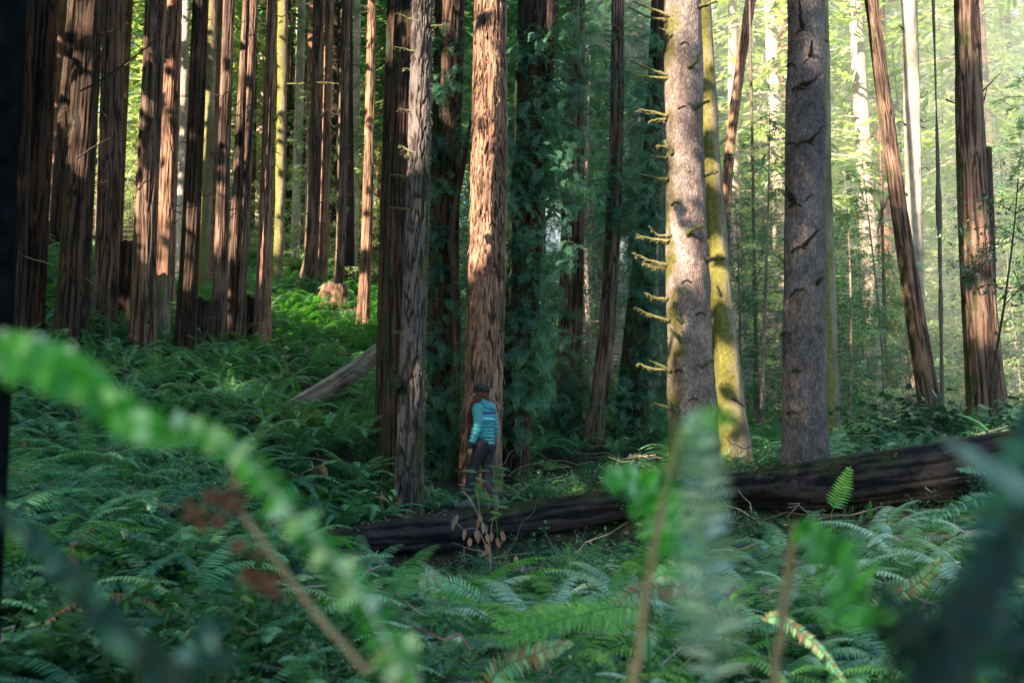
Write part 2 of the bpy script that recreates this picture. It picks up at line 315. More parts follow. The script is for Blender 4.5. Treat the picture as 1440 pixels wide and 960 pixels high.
tc = ns.new('ShaderNodeTexCoord'); n1 = N(ns, 'ShaderNodeTexNoise'); n1.inputs['Scale'].default_value = 9; n1.inputs['Detail'].default_value = 9; n1.inputs['Roughness'].default_value = .7
n2 = N(ns, 'ShaderNodeTexNoise'); n2.inputs['Scale'].default_value = .8; n2.inputs['Detail'].default_value = 5
lk.new(tc.outputs['Object'], n1.inputs['Vector']); lk.new(tc.outputs['Object'], n2.inputs['Vector'])
r1 = ramp(ns, [(.3, (.008, .007, .006)), (.5, (.035, .024, .017)), (.75, (.11, .07, .045))]); r2 = ramp(ns, [(.35, (.6, 1.2, .6)), (.65, (1, 1, 1))])
lk.new(n1.outputs[0], r1.inputs[0]); lk.new(n2.outputs[0], r2.inputs[0])
mm = N(ns, 'ShaderNodeMix', data_type='RGBA', blend_type='MULTIPLY'); mm.inputs[0].default_value = 1; lk.new(r1.outputs[0], mm.inputs[6]); lk.new(r2.outputs[0], mm.inputs[7])
pb = ns.new('ShaderNodeBsdfPrincipled'); pb.inputs['Roughness'].default_value = .95; lk.new(mm.outputs[2], pb.inputs['Base Color'])
bp = ns.new('ShaderNodeBump'); bp.inputs['Distance'].default_value = .08; lk.new(n1.outputs[0], bp.inputs['Height']); lk.new(bp.outputs[0], pb.inputs['Normal'])
oo = ns.new('ShaderNodeOutputMaterial'); lk.new(pb.outputs[0], oo.inputs[0])
g = obj('ground', mk_mesh('ground', np.stack([X, Y, Z], -1).reshape(-1, 3), F, gm, smooth=True))
g['kind'] = 'structure'; g['label'] = 'dark forest floor of litter rising to a slope at the left'

# ------------------------------------------------------------------ trunks
def interp_path(pts, n):
    pts = np.asarray(pts, float); 
    if len(pts) > 2:   # catmull-rom
        ext = np.vstack([2*pts[0]-pts[1], pts, 2*pts[-1]-pts[-2]]); out = []
        m = len(pts) - 1
        for q in np.linspace(0, m - 1e-6, n):
            k = int(q); t = q - k; p0, p1, p2, p3 = ext[k:k+4]
            out.append(.5*((2*p1)+(-p0+p2)*t+(2*p0-5*p1+4*p2-p3)*t*t+(-p0+3*p1-3*p2+p3)*t**3))
        return np.array(out)
    t = np.linspace(0, 1, n)[:, None]; return pts[0] * (1 - t) + pts[-1] * t
def bark_disp(th, z, r, seed, kind):
    """radial offset (m) and ridge height 0..1"""
    c, s = np.cos(th), np.sin(th)
    if kind == 'fir':
        q = np.stack([c * r * 21 + seed, s * r * 21, z * 3.6], -1)
        wv = fbm(q * .5 + 5, 2)[..., None] * .9
        n = np.abs(fbm(q + wv, 3)); rid = np.clip(n * 4.2, 0, 1); blk = .75 + .25 * np.clip(np.abs(vnoise(np.stack([c*r*9, s*r*9, z*9+seed], -1))) * 4, 0, 1)
        return (rid * blk - .6) * .034, rid * blk
    fq = 22 if kind == 'shag' or np.mean(r) > .2 else 32
    if kind == 'smooth':
        q = np.stack([c * r * 5 + seed, s * r * 5, z * 1.1], -1); n = fbm(q, 4)
        big = fbm(np.stack([c * 1.3 + seed, s * 1.3, z * .5], -1), 3); knot = np.clip(vnoise(np.stack([c*r*6+seed, s*r*6, z*2.2], -1)) - .45, 0, 1)
        return n * .02 + big * .10 * r + knot * .05, np.clip(.5 + n * .6, 0, 1)
    q = np.stack([c * r * fq + seed, s * r * fq, z * (.9 if kind == 'shag' else .85)], -1)
    wv = fbm(np.stack([c * r * 3, s * r * 3, z * .8 + seed], -1), 2)[..., None] * 1.5
    n = np.abs(fbm(q + wv, 3)); rid = np.clip(n * 4.0, 0, 1)
    big = fbm(np.stack([c * 1.6 + seed, s * 1.6, z * .18], -1), 2)
    a = .045 if kind == 'shag' else .03
    if kind == 'shag':
        st = fbm(np.stack([c*r*10, s*r*10, z * 3.1 + seed], -1), 3); rid = np.clip(rid * .7 + .35 * (st > .05) + .15*st, 0, 1)
    return (rid - .6) * a * min(1, np.mean(r) * 5) + big * .10 * r, rid
def make_trunk(path, r0, r1, nseg, nring, kind, seed, flare=.5, flare_h=.9):
    """path: base->top world; returns local V,F,T relative to path[0]"""
    base = path[0].copy()
    pts = interp_path(path, nring); zz = np.linspace(0, 1, nring)
    L = np.r_[0, np.cumsum(np.linalg.norm(np.diff(pts, axis=0), axis=1))]
    rad = r0 + (r1 - r0) * zz
    th = np.linspace(0, 2*np.pi, nseg, endpoint=False)
    TH, ZZ = np.meshgrid(th, L); RR = np.repeat(rad[:, None], nseg, 1)
    fl = np.exp(-L / flare_h)[:, None] * flare * (.75 + .5 * vnoise(np.stack([np.cos(TH) * 1.8 + seed, np.sin(TH) * 1.8, ZZ * .2], -1)))
    d, rid = bark_disp(TH, ZZ, RR, seed, kind)
    RR = RR * (1 + fl) + d
    V = (pts - base)[:, None] + np.stack([RR * np.cos(TH), RR * np.sin(TH), 0 * TH], -1)
    i, j = np.meshgrid(np.arange(nring - 1), np.arange(nseg), indexing='ij'); j2 = (j + 1) % nseg
    F = np.stack([i*nseg+j, i*nseg+j2, (i+1)*nseg+j2, (i+1)*nseg+j], -1).reshape(-1, 4)
    return V.reshape(-1, 3), F, rid.ravel(), base
TREE = {}
GRP = {'left': 'redwood trunks in the shaded stand on the left slope', 'mid': 'big trunks in the middle of the forest', 'right': 'trunks in the brighter right half of the forest'}
def kind_of(t):
    m = t[6]
    if m in (SPRUCE, SPRUCEG): return 'spruce_tree', 'smooth', 'spruce'
    if m is FIR: return 'fir_tree', 'fir', 'fir tree'
    if m in (MOSSY, PALE): return 'alder_tree' if m is PALE else 'mossy_tree', 'smooth', 'tree'
    if m is SAPLING: return 'sapling', 'smooth', 'sapling'
    return 'redwood_tree', 'redwood', 'redwood'
for t in TR:
    code, label, d, pp, wt, wb, mat, op = t
    nm, bk, cat = kind_of(t)
    if op.get('shag'): bk = 'shag'
    pts = [P(a, b, d) for a, b in pp][::-1]
    base = pts[0]; hz = float(H(base[0], base[1])); dirn = (pts[0] - pts[1]) / np.linalg.norm(pts[0] - pts[1])
    low = base + dirn * max(0.0, (base[2] - hz)) if base[2] > hz else base
    low = low.copy(); low[2] = min(hz, base[2]) - .15
    top = pts[-1]; up = (pts[-1] - pts[-2]) / np.linalg.norm(pts[-1] - pts[-2])
    r0 = pxsize(wb, d) / 2; r1 = pxsize(wt, d) / 2
    fine = [low] + ([*pts[1:]] if len(pts) > 2 else [pts[1]])
    fine[-1] = top + up * .4
    det = op.get('detail', 0)
    nseg, nring = {0: (80, 260), 1: (88, 360), 2: (128, 460)}[det]
    if mat is SAPLING: nseg, nring = 10, 60
    V, F, T, b = make_trunk([np.array(q) for q in fine], r0 * .97, r1, nseg, nring, bk, float(R.random() * 50), flare=.05 if mat is SAPLING else .32, flare_h=.55)
    if code == 'T26': pass
    # coarse continuation above the picture, up to the crown
    mb = MB(); mb.add(V, F, T)
    if True:
        e = fine[-1] - b; topz = 24
        k = np.linspace(0, 1, 12)[:, None]; ex = e + up * (topz - e[2]) * k - up * .1
        mb.tube(ex, np.linspace(r1, r1 * .35, 12) * .98, n=20)
    g = GRP['left'] if pp[0][0] < 530 else (GRP['mid'] if pp[0][0] < 950 else GRP['right'])
    root = empty(nm, b, label, cat, g)
    obj('trunk', mb.mesh('trunk', mat, True), root)
    TREE[code] = dict(root=root, base=b, d=d, pp=pp, wt=wt, wb=wb)
def trunk_at(code, py):
    t = TREE[code]; pp = t['pp']; ys = [q[1] for q in pp]; xs = [q[0] for q in pp]
    px = np.interp(py, ys, xs); w = np.interp(py, [ys[0], ys[-1]], [t['wt'], t['wb']])
    return px, w

# ------------------------------------------------------------------ foliage templates
def leaf(mb, p, d, up, L, W, t, fold=.0):
    """kite leaf at p along d, surface normal up"""
    s = np.cross(d, up); s /= np.linalg.norm(s) + 1e-9
    mb.add([p, p + d * L * .45 + s * W * .5 - up * fold, p + d * L, p + d * L * .45 - s * W * .5 - up * fold], [[0, 1, 2, 3]], t)
def ovate(mb, p, d, up, L, W, t):
    """broad leaf, 4 quads with a fold along the midrib"""
    s = np.cross(d, up); s /= np.linalg.norm(s) + 1e-9; up = np.cross(s, d)
    c = [p, p + d*L*.5 - up*L*.02, p + d*L]
    a = [p + d*L*.22 + s*W*.42 + up*W*.12, p + d*L*.62 + s*W*.4 + up*W*.1]
    b = [p + d*L*.22 - s*W*.42 + up*W*.12, p + d*L*.62 - s*W*.4 + up*W*.1]
    mb.add([c[0], a[0], a[1], c[1], c[2], b[0], b[1]], [[0, 1, 2, 3], [3, 2, 4, 4], [0, 3, 6, 5], [3, 4, 6, 6]][:1] + [[0, 3, 6, 5]], t)
    mb.add([c[1], a[1], c[2], b[1]], [[0, 1, 2, 3]], t)
def frond_curve(L, lift, droop, n):
    s = np.linspace(0, 1, n); ang = lift - droop * s**1.3
    x = np.r_[0, np.cumsum(np.cos(ang[:-1]) * L / (n-1))]; z = np.r_[0, np.cumsum(np.sin(ang[:-1]) * L / (n-1))]
    return s, x, z, ang
def frond(mb, az, L, lift, droop, npin, pw, rng, t, seg=1, stem=.18, rach=.004, roll=0, gap=.9, curlz=.25):
    s, x, z, ang = frond_curve(L, lift, droop, npin)
    ca, sa = math.cos(az), math.sin(az)
    rad = np.array([ca, sa, 0.]); side0 = np.array([-sa, ca, 0.])
    pts = rad[None] * x[:, None] + np.array([0, 0, 1.])[None] * z[:, None]
    bend = rng.uniform(-.12, .12) * L; pts += side0[None] * (bend * s**2)[:, None]
    mb.tube(pts[::max(1, npin//8)], np.linspace(rach, rach*.35, len(pts[::max(1, npin//8)])), n=3, t=t*.6+.3)
    sp = L / npin
    for k in range(npin):
        if s[k] < stem: continue
        u = (s[k] - stem) / (1 - stem); pl = pw * min(1, (u + .12) * 3.2)**.6 * (1 - u)**.62 * 1.05 + .006
        d = np.array([math.cos(ang[k]), 0, math.sin(ang[k])]); fd = rad * d[0] + np.array([0, 0, d[2]])
        nrm = rad * -d[2] + np.array([0, 0, d[0]])
        sd = side0 * math.cos(roll) + nrm * math.sin(roll); nrm = np.cross(fd, sd) * 1
        for sg in (-1, 1):
            pd = sg * sd * .93 + fd * .36 - nrm * (.15 + curlz * rng.random()) * 1.; 
            if nrm[2] < 0: pd = pd + nrm * .6 * curlz
            pd /= np.linalg.norm(pd); W = sp * gap * 1.0
            tt = t + rng.uniform(-.12, .12)
            if seg == 1: leaf(mb, pts[k], pd, nrm, pl, W, tt)
            else:
                sv = np.cross(pd, nrm); sv /= np.linalg.norm(sv) + 1e-9
                p = pts[k]; q = p + pd*pl*.5 - nrm*pl*.03; e = p + pd*pl*.98 - nrm*pl*.16
                mb.add([p - sv*W*.3, p + sv*W*.45, q + sv*W*.42, q - sv*W*.42], [[0, 1, 2, 3]], tt)
                mb.add([q - sv*W*.42, q + sv*W*.42, e + sv*W*.06, e - sv*W*.06], [[0, 1, 2, 3]], tt)
def fern_template(seed, nf, L0, npin, seg, dead=0, gap=.9):
    rng = np.random.default_rng(seed); mb = MB()
    for k in range(nf):
        az = 2*np.pi*(k + rng.uniform(-.35, .35)) / nf; inner = rng.random()
        L = L0 * rng.uniform(.7, 1.1); lift = rng.uniform(.7, 1.3); droop = rng.uniform(1.2, 2.2)
        t = np.clip(.05 + .62 * (lift - .7) / .6 + rng.uniform(-.12, .2), 0, .85) if k >= dead else 1.25  # low fronds darker, raised ones lighter: shade in the clump put into tint
        frond(mb, az, L, lift, droop, npin, .145 * L0 * rng.uniform(.8, 1.15), rng, t, seg, gap=gap)
    return mb.arrays()
FT_LO = [fern_template(s, 14, .85, 26, 1) for s in range(20, 26)]
FT_HI = [fern_template(s, 15, .85, 36, 2, dead=1 if s % 3 == 0 else 0) for s in range(30, 37)]
FT_BR = [fern_template(s, 12, .85, 34, 2, gap=.8) for s in range(40, 43)]
def spray_template(seed, L=.5, ntw=10, nl=4):
    """flat drooping redwood spray"""
    rng = np.random.default_rng(seed); mb = MB()
    s, x, z, ang = frond_curve(L, rng.uniform(.2, .6), rng.uniform(1.5, 2.3), ntw)
    pts = np.stack([x, 0*x + .06*L*np.sin(s*3+seed), z], -1)
    mb.tube(pts[::2], np.linspace(.005, .0015, len(pts[::2])), n=3, t=.2)
    for k in range(1, ntw):
        fd = np.array([math.cos(ang[k]), 0, math.sin(ang[k])]); nr = np.array([-fd[2], 0, fd[0]])
        tl = L * .42 * (1 - .75 * s[k]) * rng.uniform(.75, 1.15)
        for sg in (-1, 1):
            td = np.array([fd[0]*.62, sg*.78, fd[2]*.62 - .15 - .25*rng.random()]); td /= np.linalg.norm(td)
            for q in range(nl):
                u = (q + .4) / nl; p = pts[k] + td * tl * u; p[2] -= .12 * tl * u*u
                for s2 in (-1, 1):
                    ld = td * .72 + s2 * np.cross(td, nr) * .7 + nr * rng.uniform(-.25, .15); ld /= np.linalg.norm(ld)
                    leaf(mb, p, ld, nr, tl * .40 * (1.1 - .6*u), .0095, .3 + rng.uniform(-.25, .25) + .5*u)
            leaf(mb, pts[k] + td*tl*.8, td, nr, tl*.4, .011, 1.)
    return mb.arrays()
SP = [spray_template(s) for s in range(50, 55)]
def cluster_template(seed, n, rx, lz, L, W, flat=.5):
    rng = np.random.default_rng(seed); mb = MB()
    for _ in range(n):
        p = rng.normal(size=3) * [rx*.5, rx*.5, lz*.5]; d = rng.normal(size=3) * [1, 1, .45] + [0, 0, -.25]; d /= np.linalg.norm(d)
        up = np.array([0, 0, 1.]) + rng.normal(size=3) * flat; up /= np.linalg.norm(up)
        leaf(mb, p, d, up, L * rng.uniform(.6, 1.3), W * rng.uniform(.6, 1.3), rng.random())
    return mb.arrays()

# green sprays growing on the central redwoods: (tree, px, py, radius px, n)
SPR = {
 'T24': [(610,60,20,8),(650,60,16,8),(618,125,22,16),(645,110,20,12),(612,215,24,26),(650,190,14,8),(612,262,20,20),(608,330,26,26),(612,380,26,20),(640,420,20,10),(612,500,34,34),(622,560,36,44),(636,600,36,44),(625,640,36,44),(598,590,24,20)],
 'T26': [(735,75,18,12),(745,70,20,14),(785,70,34,26),(810,25,30,22),(800,110,30,24),(745,160,26,22),(735,200,28,26),(790,150,30,26),(735,240,30,30),(780,215,34,34),(800,190,28,22),(720,290,24,22),(765,265,30,26),(795,270,28,28),(725,345,22,18),(765,335,34,36),(745,390,26,26),(780,370,26,24),(740,440,24,24),(765,480,30,34),(745,520,26,28),(720,560,20,18),(725,600,22,18),(752,550,24,22)],
 'T27': [(800,570,30,30),(790,620,34,40),(770,590,30,30),(775,650,30,30),(815,540,24,20),(820,600,24,24),(800,500,22,14),(790,440,20,12)],
 'T28': [(885,250,34,30),(905,190,26,16),(900,130,26,14),(870,300,26,20),(905,320,30,30),(840,60,24,10),(850,120,22,10)],
 'T29': [(905,60,30,24),(900,110,30,24),(915,160,26,26),(900,230,34,34),(885,290,34,36),(915,300,24,22),(880,350,32,34),(915,370,24,26),(900,410,30,34),(925,450,28,34),(905,500,32,40),(930,540,28,36),(890,560,30,36),(860,590,34,40),(900,620,34,40),(925,600,30,36),(860,640,34,36)],
}
def spray_blob(mb, lst, d, rr=.45, tints=(.15, 1), scl=(.5, .95), tm=SP):
    for (px, py, r, n) in lst:
        n = int(n * 2.0); q = R.normal(size=(n, 2)) * r * .55
        L = []; 
        for a, b in q: L.append(P(px + a, py + b, d - rr - R.random() * .35 + R.random() * .3))
        L = np.array(L); az = R.uniform(-np.pi, 0, n) + R.normal(size=n) * .5
        base = R.uniform(*tints)
        for m in range(len(tm)):
            k = np.arange(n) % len(tm) == m
            scatter(mb, tm[m], L[k], R.normal(size=k.sum()) * .25, R.normal(size=k.sum()) * .3 + .1, az[k], R.uniform(*scl, k.sum()), np.clip(base + R.normal(size=k.sum()) * .25, 0, 1))
def add_child_mesh(root, name, mb, mat, smooth=False):
    V, F, T = mb.arrays(); V = V - np.array(root.location)
    return obj(name, mk_mesh(name, V, F, mat, T, smooth), root)
for code, lst in SPR.items():
    mb = MB(); spray_blob(mb, lst, TREE[code]['d'], rr=pxsize(TREE[code]['wb'], TREE[code]['d']) * .5)
    add_child_mesh(TREE[code]['root'], 'foliage', mb, SPRAY)

# shaggy bark strips on the big redwood
def bark_strips(code, n, mat):
    t = TREE[code]; mb = MB()
    for _ in range(n):
        py = R.uniform(0, 690); px, w = trunk_at(code, py); a = R.uniform(-np.pi, 0) + R.normal() * .1
        r = pxsize(w, t['d']) / 2 * 1.0; c = P(px, py, t['d']); nrm = np.array([math.cos(a), math.sin(a), 0]); sd = np.array([-nrm[1], nrm[0], 0])
        L = R.uniform(.06, .3); W = R.uniform(.012, .04); p = c + nrm * (r * .99); tw = R.normal() * .12
        dn = np.array([sd[0]*tw, sd[1]*tw, -1.]); dn /= np.linalg.norm(dn); o = nrm * R.uniform(.01, .05); o2 = nrm * R.uniform(-.01, .03)
        if R.random() < .5: o, o2 = o2, o
        mb.add([p - sd*W/2 + o2*.3, p + sd*W/2 + o2*.3, p + dn*L*.5 + sd*W*.5 + o*.5, p + dn*L*.5 - sd*W*.5 + o*.6, p + dn*L + sd*W*.2 + o, p + dn*L - sd*W*.25 + o], [[0,1,2,3],[3,2,4,5]], R.uniform(.3, 1))
    add_child_mesh(t['root'], 'loose_bark', mb, mat)['kind'] = 'stuff'
bark_strips('T25', 1500, SHAGGY); bark_strips('T26', 500, REDDARK); bark_strips('T24', 250, REDDARK)

# dead branch stubs (pixel lists), each its own part
def branch(code, pts, w0, w1, mat, dz=0., beard=0, name='dead_branch', front=None):
    t = TREE[code]; d = t['d']; out = []
    for k, (a, b) in enumerate(pts):
        px, w = trunk_at(code, b); r = pxsize(w, d) / 2; off = (a - px) / (w / 2)
        dd = d - (r * math.sqrt(max(0, 1 - min(1, abs(off))**2)) if front is None else front * r) - dz * k
        out.append(P(a, b, dd))
    q = interp_path(out, 10) + R.normal(size=(10, 3)) * .004
    mb = MB(); mb.tube(q, np.linspace(pxsize(w0, d), pxsize(w1, d), 10) / 2, n=7)
    for _ in range(beard):
        p = q[R.integers(1, 10)] + R.normal(size=3) * .008; L = R.uniform(.015, .06)
        leaf(mb, p, np.array([R.normal()*.6, R.normal()*.3, -.8]), np.array([0, -1., 0]), L, .010, R.random())
    add_child_mesh(t['root'], name, mb, mat, True)
for pts, m, bd in [([(942,22),(915,12),(890,2)],MOSSTWIG,40),([(938,28),(912,24),(884,10)],MOSSTWIG,30),([(938,105),(915,98),(885,85)],MOSSGREY,10),([(938,110),(915,108),(895,106)],MOSSTWIG,14),
    ([(938,163),(920,158),(898,154)],MOSSTWIG,30),([(938,168),(925,168),(912,172)],MOSSTWIG,24),([(940,207),(922,205)],MOSSTWIG,14),([(938,223),(925,221),(914,218)],MOSSTWIG,14),([(940,252),(920,250),(895,243)],MOSSGREY,8),
    ([(944,332),(925,330),(912,318)],MOSSGREY,10),([(942,338),(918,336),(894,330)],MOSSTWIG,50),([(938,372),(915,366),(890,356)],MOSSTWIG,60),([(936,378),(922,376),(905,370)],MOSSTWIG,50),
    ([(940,420),(925,419),(908,413)],MOSSTWIG,26),([(942,450),(918,444),(893,432)],MOSSTWIG,50),([(942,520),(918,518),(896,511)],MOSSTWIG,30),([(944,522),(925,512),(912,506)],MOSSGREY,10),
    ([(946,575),(930,570),(917,566)],MOSSGREY,16),([(956,580),(946,572),(940,562)],MOSSGREY,16)]:
    branch('T30', pts, 4.5, 2.2, m, dz=.05, beard=bd)
for pts in [[(966,95),(978,88),(984,74)],[(975,152),(986,146),(997,143)],[(944,215),(939,205),(935,198)],[(990,246),(1002,242),(1009,241)],[(991,366),(1004,364),(1018,363)],[(958,452),(950,440),(947,424)],[(965,330),(975,322),(988,318)],[(958,478),(950,470),(943,462)],[(985,515),(996,508),(1004,506)],[(980,10),(995,6),(1008,2)],[(944,50),(936,44),(925,40)]]:
    branch('T30', pts, 8, 3.5, MOSSGREY, dz=.10, beard=14)
for pts in [[(1128,38),(1126,20),(1124,0)],[(1138,80),(1141,68),(1141,57)],[(1128,117),(1143,113),(1154,101)],[(1138,199),(1146,192),(1157,178)],[(1118,285),(1114,275),(1109,266)],[(1130,345),(1140,335),(1151,322)],[(1112,282),(1108,272),(1104,262)],[(1148,400),(1152,394),(1157,390)]]:
    branch('T33', pts, 7, 2.5, TWIG, dz=.10)
for (a, b, s) in [(1128,42,9),(1140,84,10),(1132,118,12),(1122,122,8),(1142,146,6),(1132,200,14),(1113,200,6),(1144,276,12),(1118,286,9),(1126,348,14),(1150,352,8),(1128,408,18),(1148,404,8),(1106,468,8),(1114,578,8),(1156,56,8),(1112,90,6),(1150,240,6),(1120,520,6),(1145,480,6)]:
    branch('T33', [(a-s, b+s*.55), (a-s*.2, b-s*.1), (a+s, b+s*.35)], 3.2, 2.6, TWIG, name='branch_scar')
for (a, b, s) in [(960,150,7),(950,285,6),(974,240,6),(966,395,8),(985,440,6),(955,520,7),(975,560,7),(972,330,6),(962,60,6),(980,200,6)]:
    branch('T30', [(a-s, b+s*.5), (a, b-s*.1), (a+s, b+s*.4)], 3, 2.5, TWIG, name='branch_scar')
for pts in [[(592,30),(575,26),(558,19)],[(590,75),(572,70),(553,66)],[(588,105),(575,98),(565,96)],[(586,157),(572,155),(560,153)],[(582,215),(568,208),(560,203)],[(578,250),(562,247),(548,245)],[(577,296),(563,293),(548,292)],[(572,470),(562,466),(553,466)],[(605,37),(618,36),(625,36)]]:
    branch('T23', pts, 4, 1.8, MOSSGREY, dz=.06, beard=14)
branch('T23', [(566,545),(552,528),(538,500)], 26, 4, REDDARK, dz=.02, name='broken_limb')
branch('T23', [(566,212),(572,220),(582,226)], 14, 6, REDDARK, name='burl')
for y, n in ((70,3),(110,2),(165,3),(240,2)):
    for k in range(n):
        a = R.choice([-1, 1]); px, w = trunk_at('T27', y); branch('T27', [(px + a*w*.45, y), (px + a*(w*.5+14), y - R.uniform(-10, 14))], 2, .8, TWIG)
for c in ('T6', 'T18', 'T13', 'T10', 'T19', 'T9', 'T14', 'T16', 'T3', 'T7', 'T28', 'T36', 'T22'):
    for k in range({'T6': 18}.get(c, 7)):
        y = R.uniform(10, 330); a = R.choice([-1, 1]); px, w = trunk_at(c, y); l = R.uniform(6, 22) if c != 'T36' else 12
        branch(c, [(px + a*w*.4, y), (px + a*(w*.5 + l*.5), y - R.uniform(-4, 6)), (px + a*(w*.5 + l), y - R.uniform(-10, 14))], 2.6 if c == 'T36' else 1.8, .7, TWIG)
for pts in [[(1372,140),(1390,120),(1410,100)],[(1330,140),(1342,145),(1349,148)],[(1378,150),(1384,140),(1388,120)]]:
    branch('T37', pts, 3, 1, TWIG, front=0)
branch('T37', [(1395,500),(1394,360),(1390,207)], 14, 9, REDWOOD, name='broken_snag', front=-.2)
branch('T28', [(850,420),(862,300),(872,250)], 5, 3, REDDARK, name='side_stem')
branch('T24', [(640,680),(642,420),(634,330),(650,240),(662,170)], 16, 5, REDWOOD, name='side_stem', front=1.2)
branch('T35', [(1262,250),(1240,300),(1234,330)], 3, 1.5, MOSSGREY, front=0)
branch('T31', [(1013,416),(1009,402)], 5, 3, TWIG); branch('T31', [(1030,560),(1042,568),(1052,580)], 4, 2, TWIG)

# moss along the leaning trunk top (T35) and mossy needle fuzz at fir edge
mb = MB()
for _ in range(700):
    y = R.uniform(0, 700); px, w = trunk_at('T23', y); p = P(px + w*.5 + R.normal()*.8, y, 14.6 + R.normal()*.05)
    leaf(mb, p, np.array([.8, R.normal()*.5, -.6 + R.normal()*.4]), np.array([0, -1., .2]), R.uniform(.02, .05), .012, R.random())
add_child_mesh(TREE['T23']['root'], 'moss_fringe', mb, MOSSGREY)['kind'] = 'stuff'

# ------------------------------------------------------------------ logs
def make_log(name, pts, rads, mat, label, nseg=72, nring=260, amp=.03, kfreq=11, cat='log'):
    pts = np.array([np.array(q, float) for q in pts]); q = interp_path(pts, nring); b = pts[0].copy()
    rr = np.interp(np.linspace(0, 1, nring), np.linspace(0, 1, len(rads)), rads)
    tan = np.gradient(q, axis=0); tan /= np.linalg.norm(tan, axis=1)[:, None]
    a = np.cross(tan, [0, 0, 1.]); a /= np.linalg.norm(a, axis=1)[:, None]; c = np.cross(a, tan)
    L = np.r_[0, np.cumsum(np.linalg.norm(np.diff(q, axis=0), axis=1))]
    th = np.linspace(0, 2*np.pi, nseg, endpoint=False); TH, LL = np.meshgrid(th, L); RR = np.repeat(rr[:, None], nseg, 1)
    qq = np.stack([np.cos(TH) * RR * kfreq + 4, np.sin(TH) * RR * kfreq, LL * .7], -1); wv = fbm(qq * .3 + 9, 2)[..., None]
    n = np.abs(fbm(qq + wv, 3)); rid = np.clip(n * 4, 0, 1); big = fbm(np.stack([np.cos(TH), np.sin(TH), LL * .5], -1), 2)
    RR = RR * (1 + .12 * big) + (rid - .5) * amp
    RR[0] *= .02; RR[1] = RR[2] * .96; RR[-1] *= .02; RR[-2] = RR[-3] * .96
    q2 = q.copy(); q2[0] = q[1]; q2[-1] = q[-2]
    V = (q2 - b)[:, None] + RR[..., None] * (np.cos(TH)[..., None] * a[:, None] + np.sin(TH)[..., None] * c[:, None])
    i, j = np.meshgrid(np.arange(nring - 1), np.arange(nseg), indexing='ij'); j2 = (j + 1) % nseg
    F = np.stack([i*nseg+j, i*nseg+j2, (i+1)*nseg+j2, (i+1)*nseg+j], -1).reshape(-1, 4)
    o = obj(name, mk_mesh(name, V.reshape(-1, 3), F, mat, rid.ravel(), True), loc=b); tag(o, label, cat); return o
mainlog = [P(330,806,12.9),P(460,769,13.4),P(600,752,14.0),P(672,742,14.4),P(870,714,14.1),P(1050,690,13.2),P(1200,682,12.3),P(1410,652,11.5),P(1520,640,11.1),P(1700,622,10.4)]
mainr = [.15,.175,.235,.25,.20,.22,.29,.30,.31,.33]
make_log('fallen_log', mainlog, mainr, LOGM, 'long dark ribbed fallen tree trunk lying across the whole clearing with the hiker on it', nring=520)
make_log('fallen_log', [P(360,800,8.9),P(520,845,8.9),P(640,848,9.3),P(700,850,9.6)], [.15,.19,.17,.15], MOSSLOG, 'short rotten mossy log low among the ferns in front of the long log')
make_log('leaning_log', [P(388,590,16.6),P(470,540,17.4),P(548,484,18.0)], [.16,.15,.14], DEADWOOD, 'pale barkless log leaning up from the ferns against the dark narrow redwood', amp=.008)
make_log('fallen_log', [P(930,832,8.2),P(1020,838,8.2),P(1110,846,8.4)], [.07,.09,.08], DEADWOOD, 'small pale fallen branch half buried in ferns at right of centre', amp=.01)
make_log('fallen_log', [P(1250,762,9.6),P(1330,760,9.4),P(1420,752,9.2)], [.05,.07,.07], DEADWOOD, 'thin grey dead limb lying in the ferns below the right end of the long log', amp=.01)
# stumps on the upper slope
def stump(px, py, d, w, h, label, mat):
    b = P(px, py, d); b[2] = float(H(b[0], b[1])) - .1
    V, F, T, bb = make_trunk([b, b + [0, 0, h * .5], b + [.02, 0, h]], w/2, w/2*.85, 40, 40, 'redwood', px*.1, flare=.35, flare_h=.3)
    V = V.reshape(40, 40, 3); V[-1, :, 2] += .12 * np.abs(vnoise(V[-1] * 9)); 
    mb = MB(); mb.add(V.reshape(-1, 3), F, T)
    top = V[-1]; cc = top.mean(0); inner = cc + (top - cc) * .05; inner[:, 2] -= .12
    k = np.arange(40); mb.add(np.vstack([top, inner]), np.stack([k, (k+1) % 40, (k+1) % 40 + 40, k + 40], -1), .9)
    o = obj('tree_stump', mb.mesh('tree_stump', mat, True), loc=bb); tag(o, label, 'stump', 'old stumps on the slope')
stump(470, 432, 29, .75, .65, 'sunlit pale broken stump on the bright upper slope', WARM)
stump(452, 425, 29.6, .35, .4, 'small stump just left of the sunlit pale stump', WARM)
stump(282, 478, 20, .35, .9, 'dark stump between the dark redwood and the cluster of three', REDDARK)
stump(170, 478, 20.5, .7, 1.6, 'black broken stump right of the redwood with the orange sunlit side', REDDARK)
stump(222, 470, 19.5, .4, 1.3, 'mossy stump behind the broad ribbed redwood', MOSSY)
stump(350, 478, 21.8, .4, .9, 'dark stump against the right trunk of the cluster of three', REDDARK)

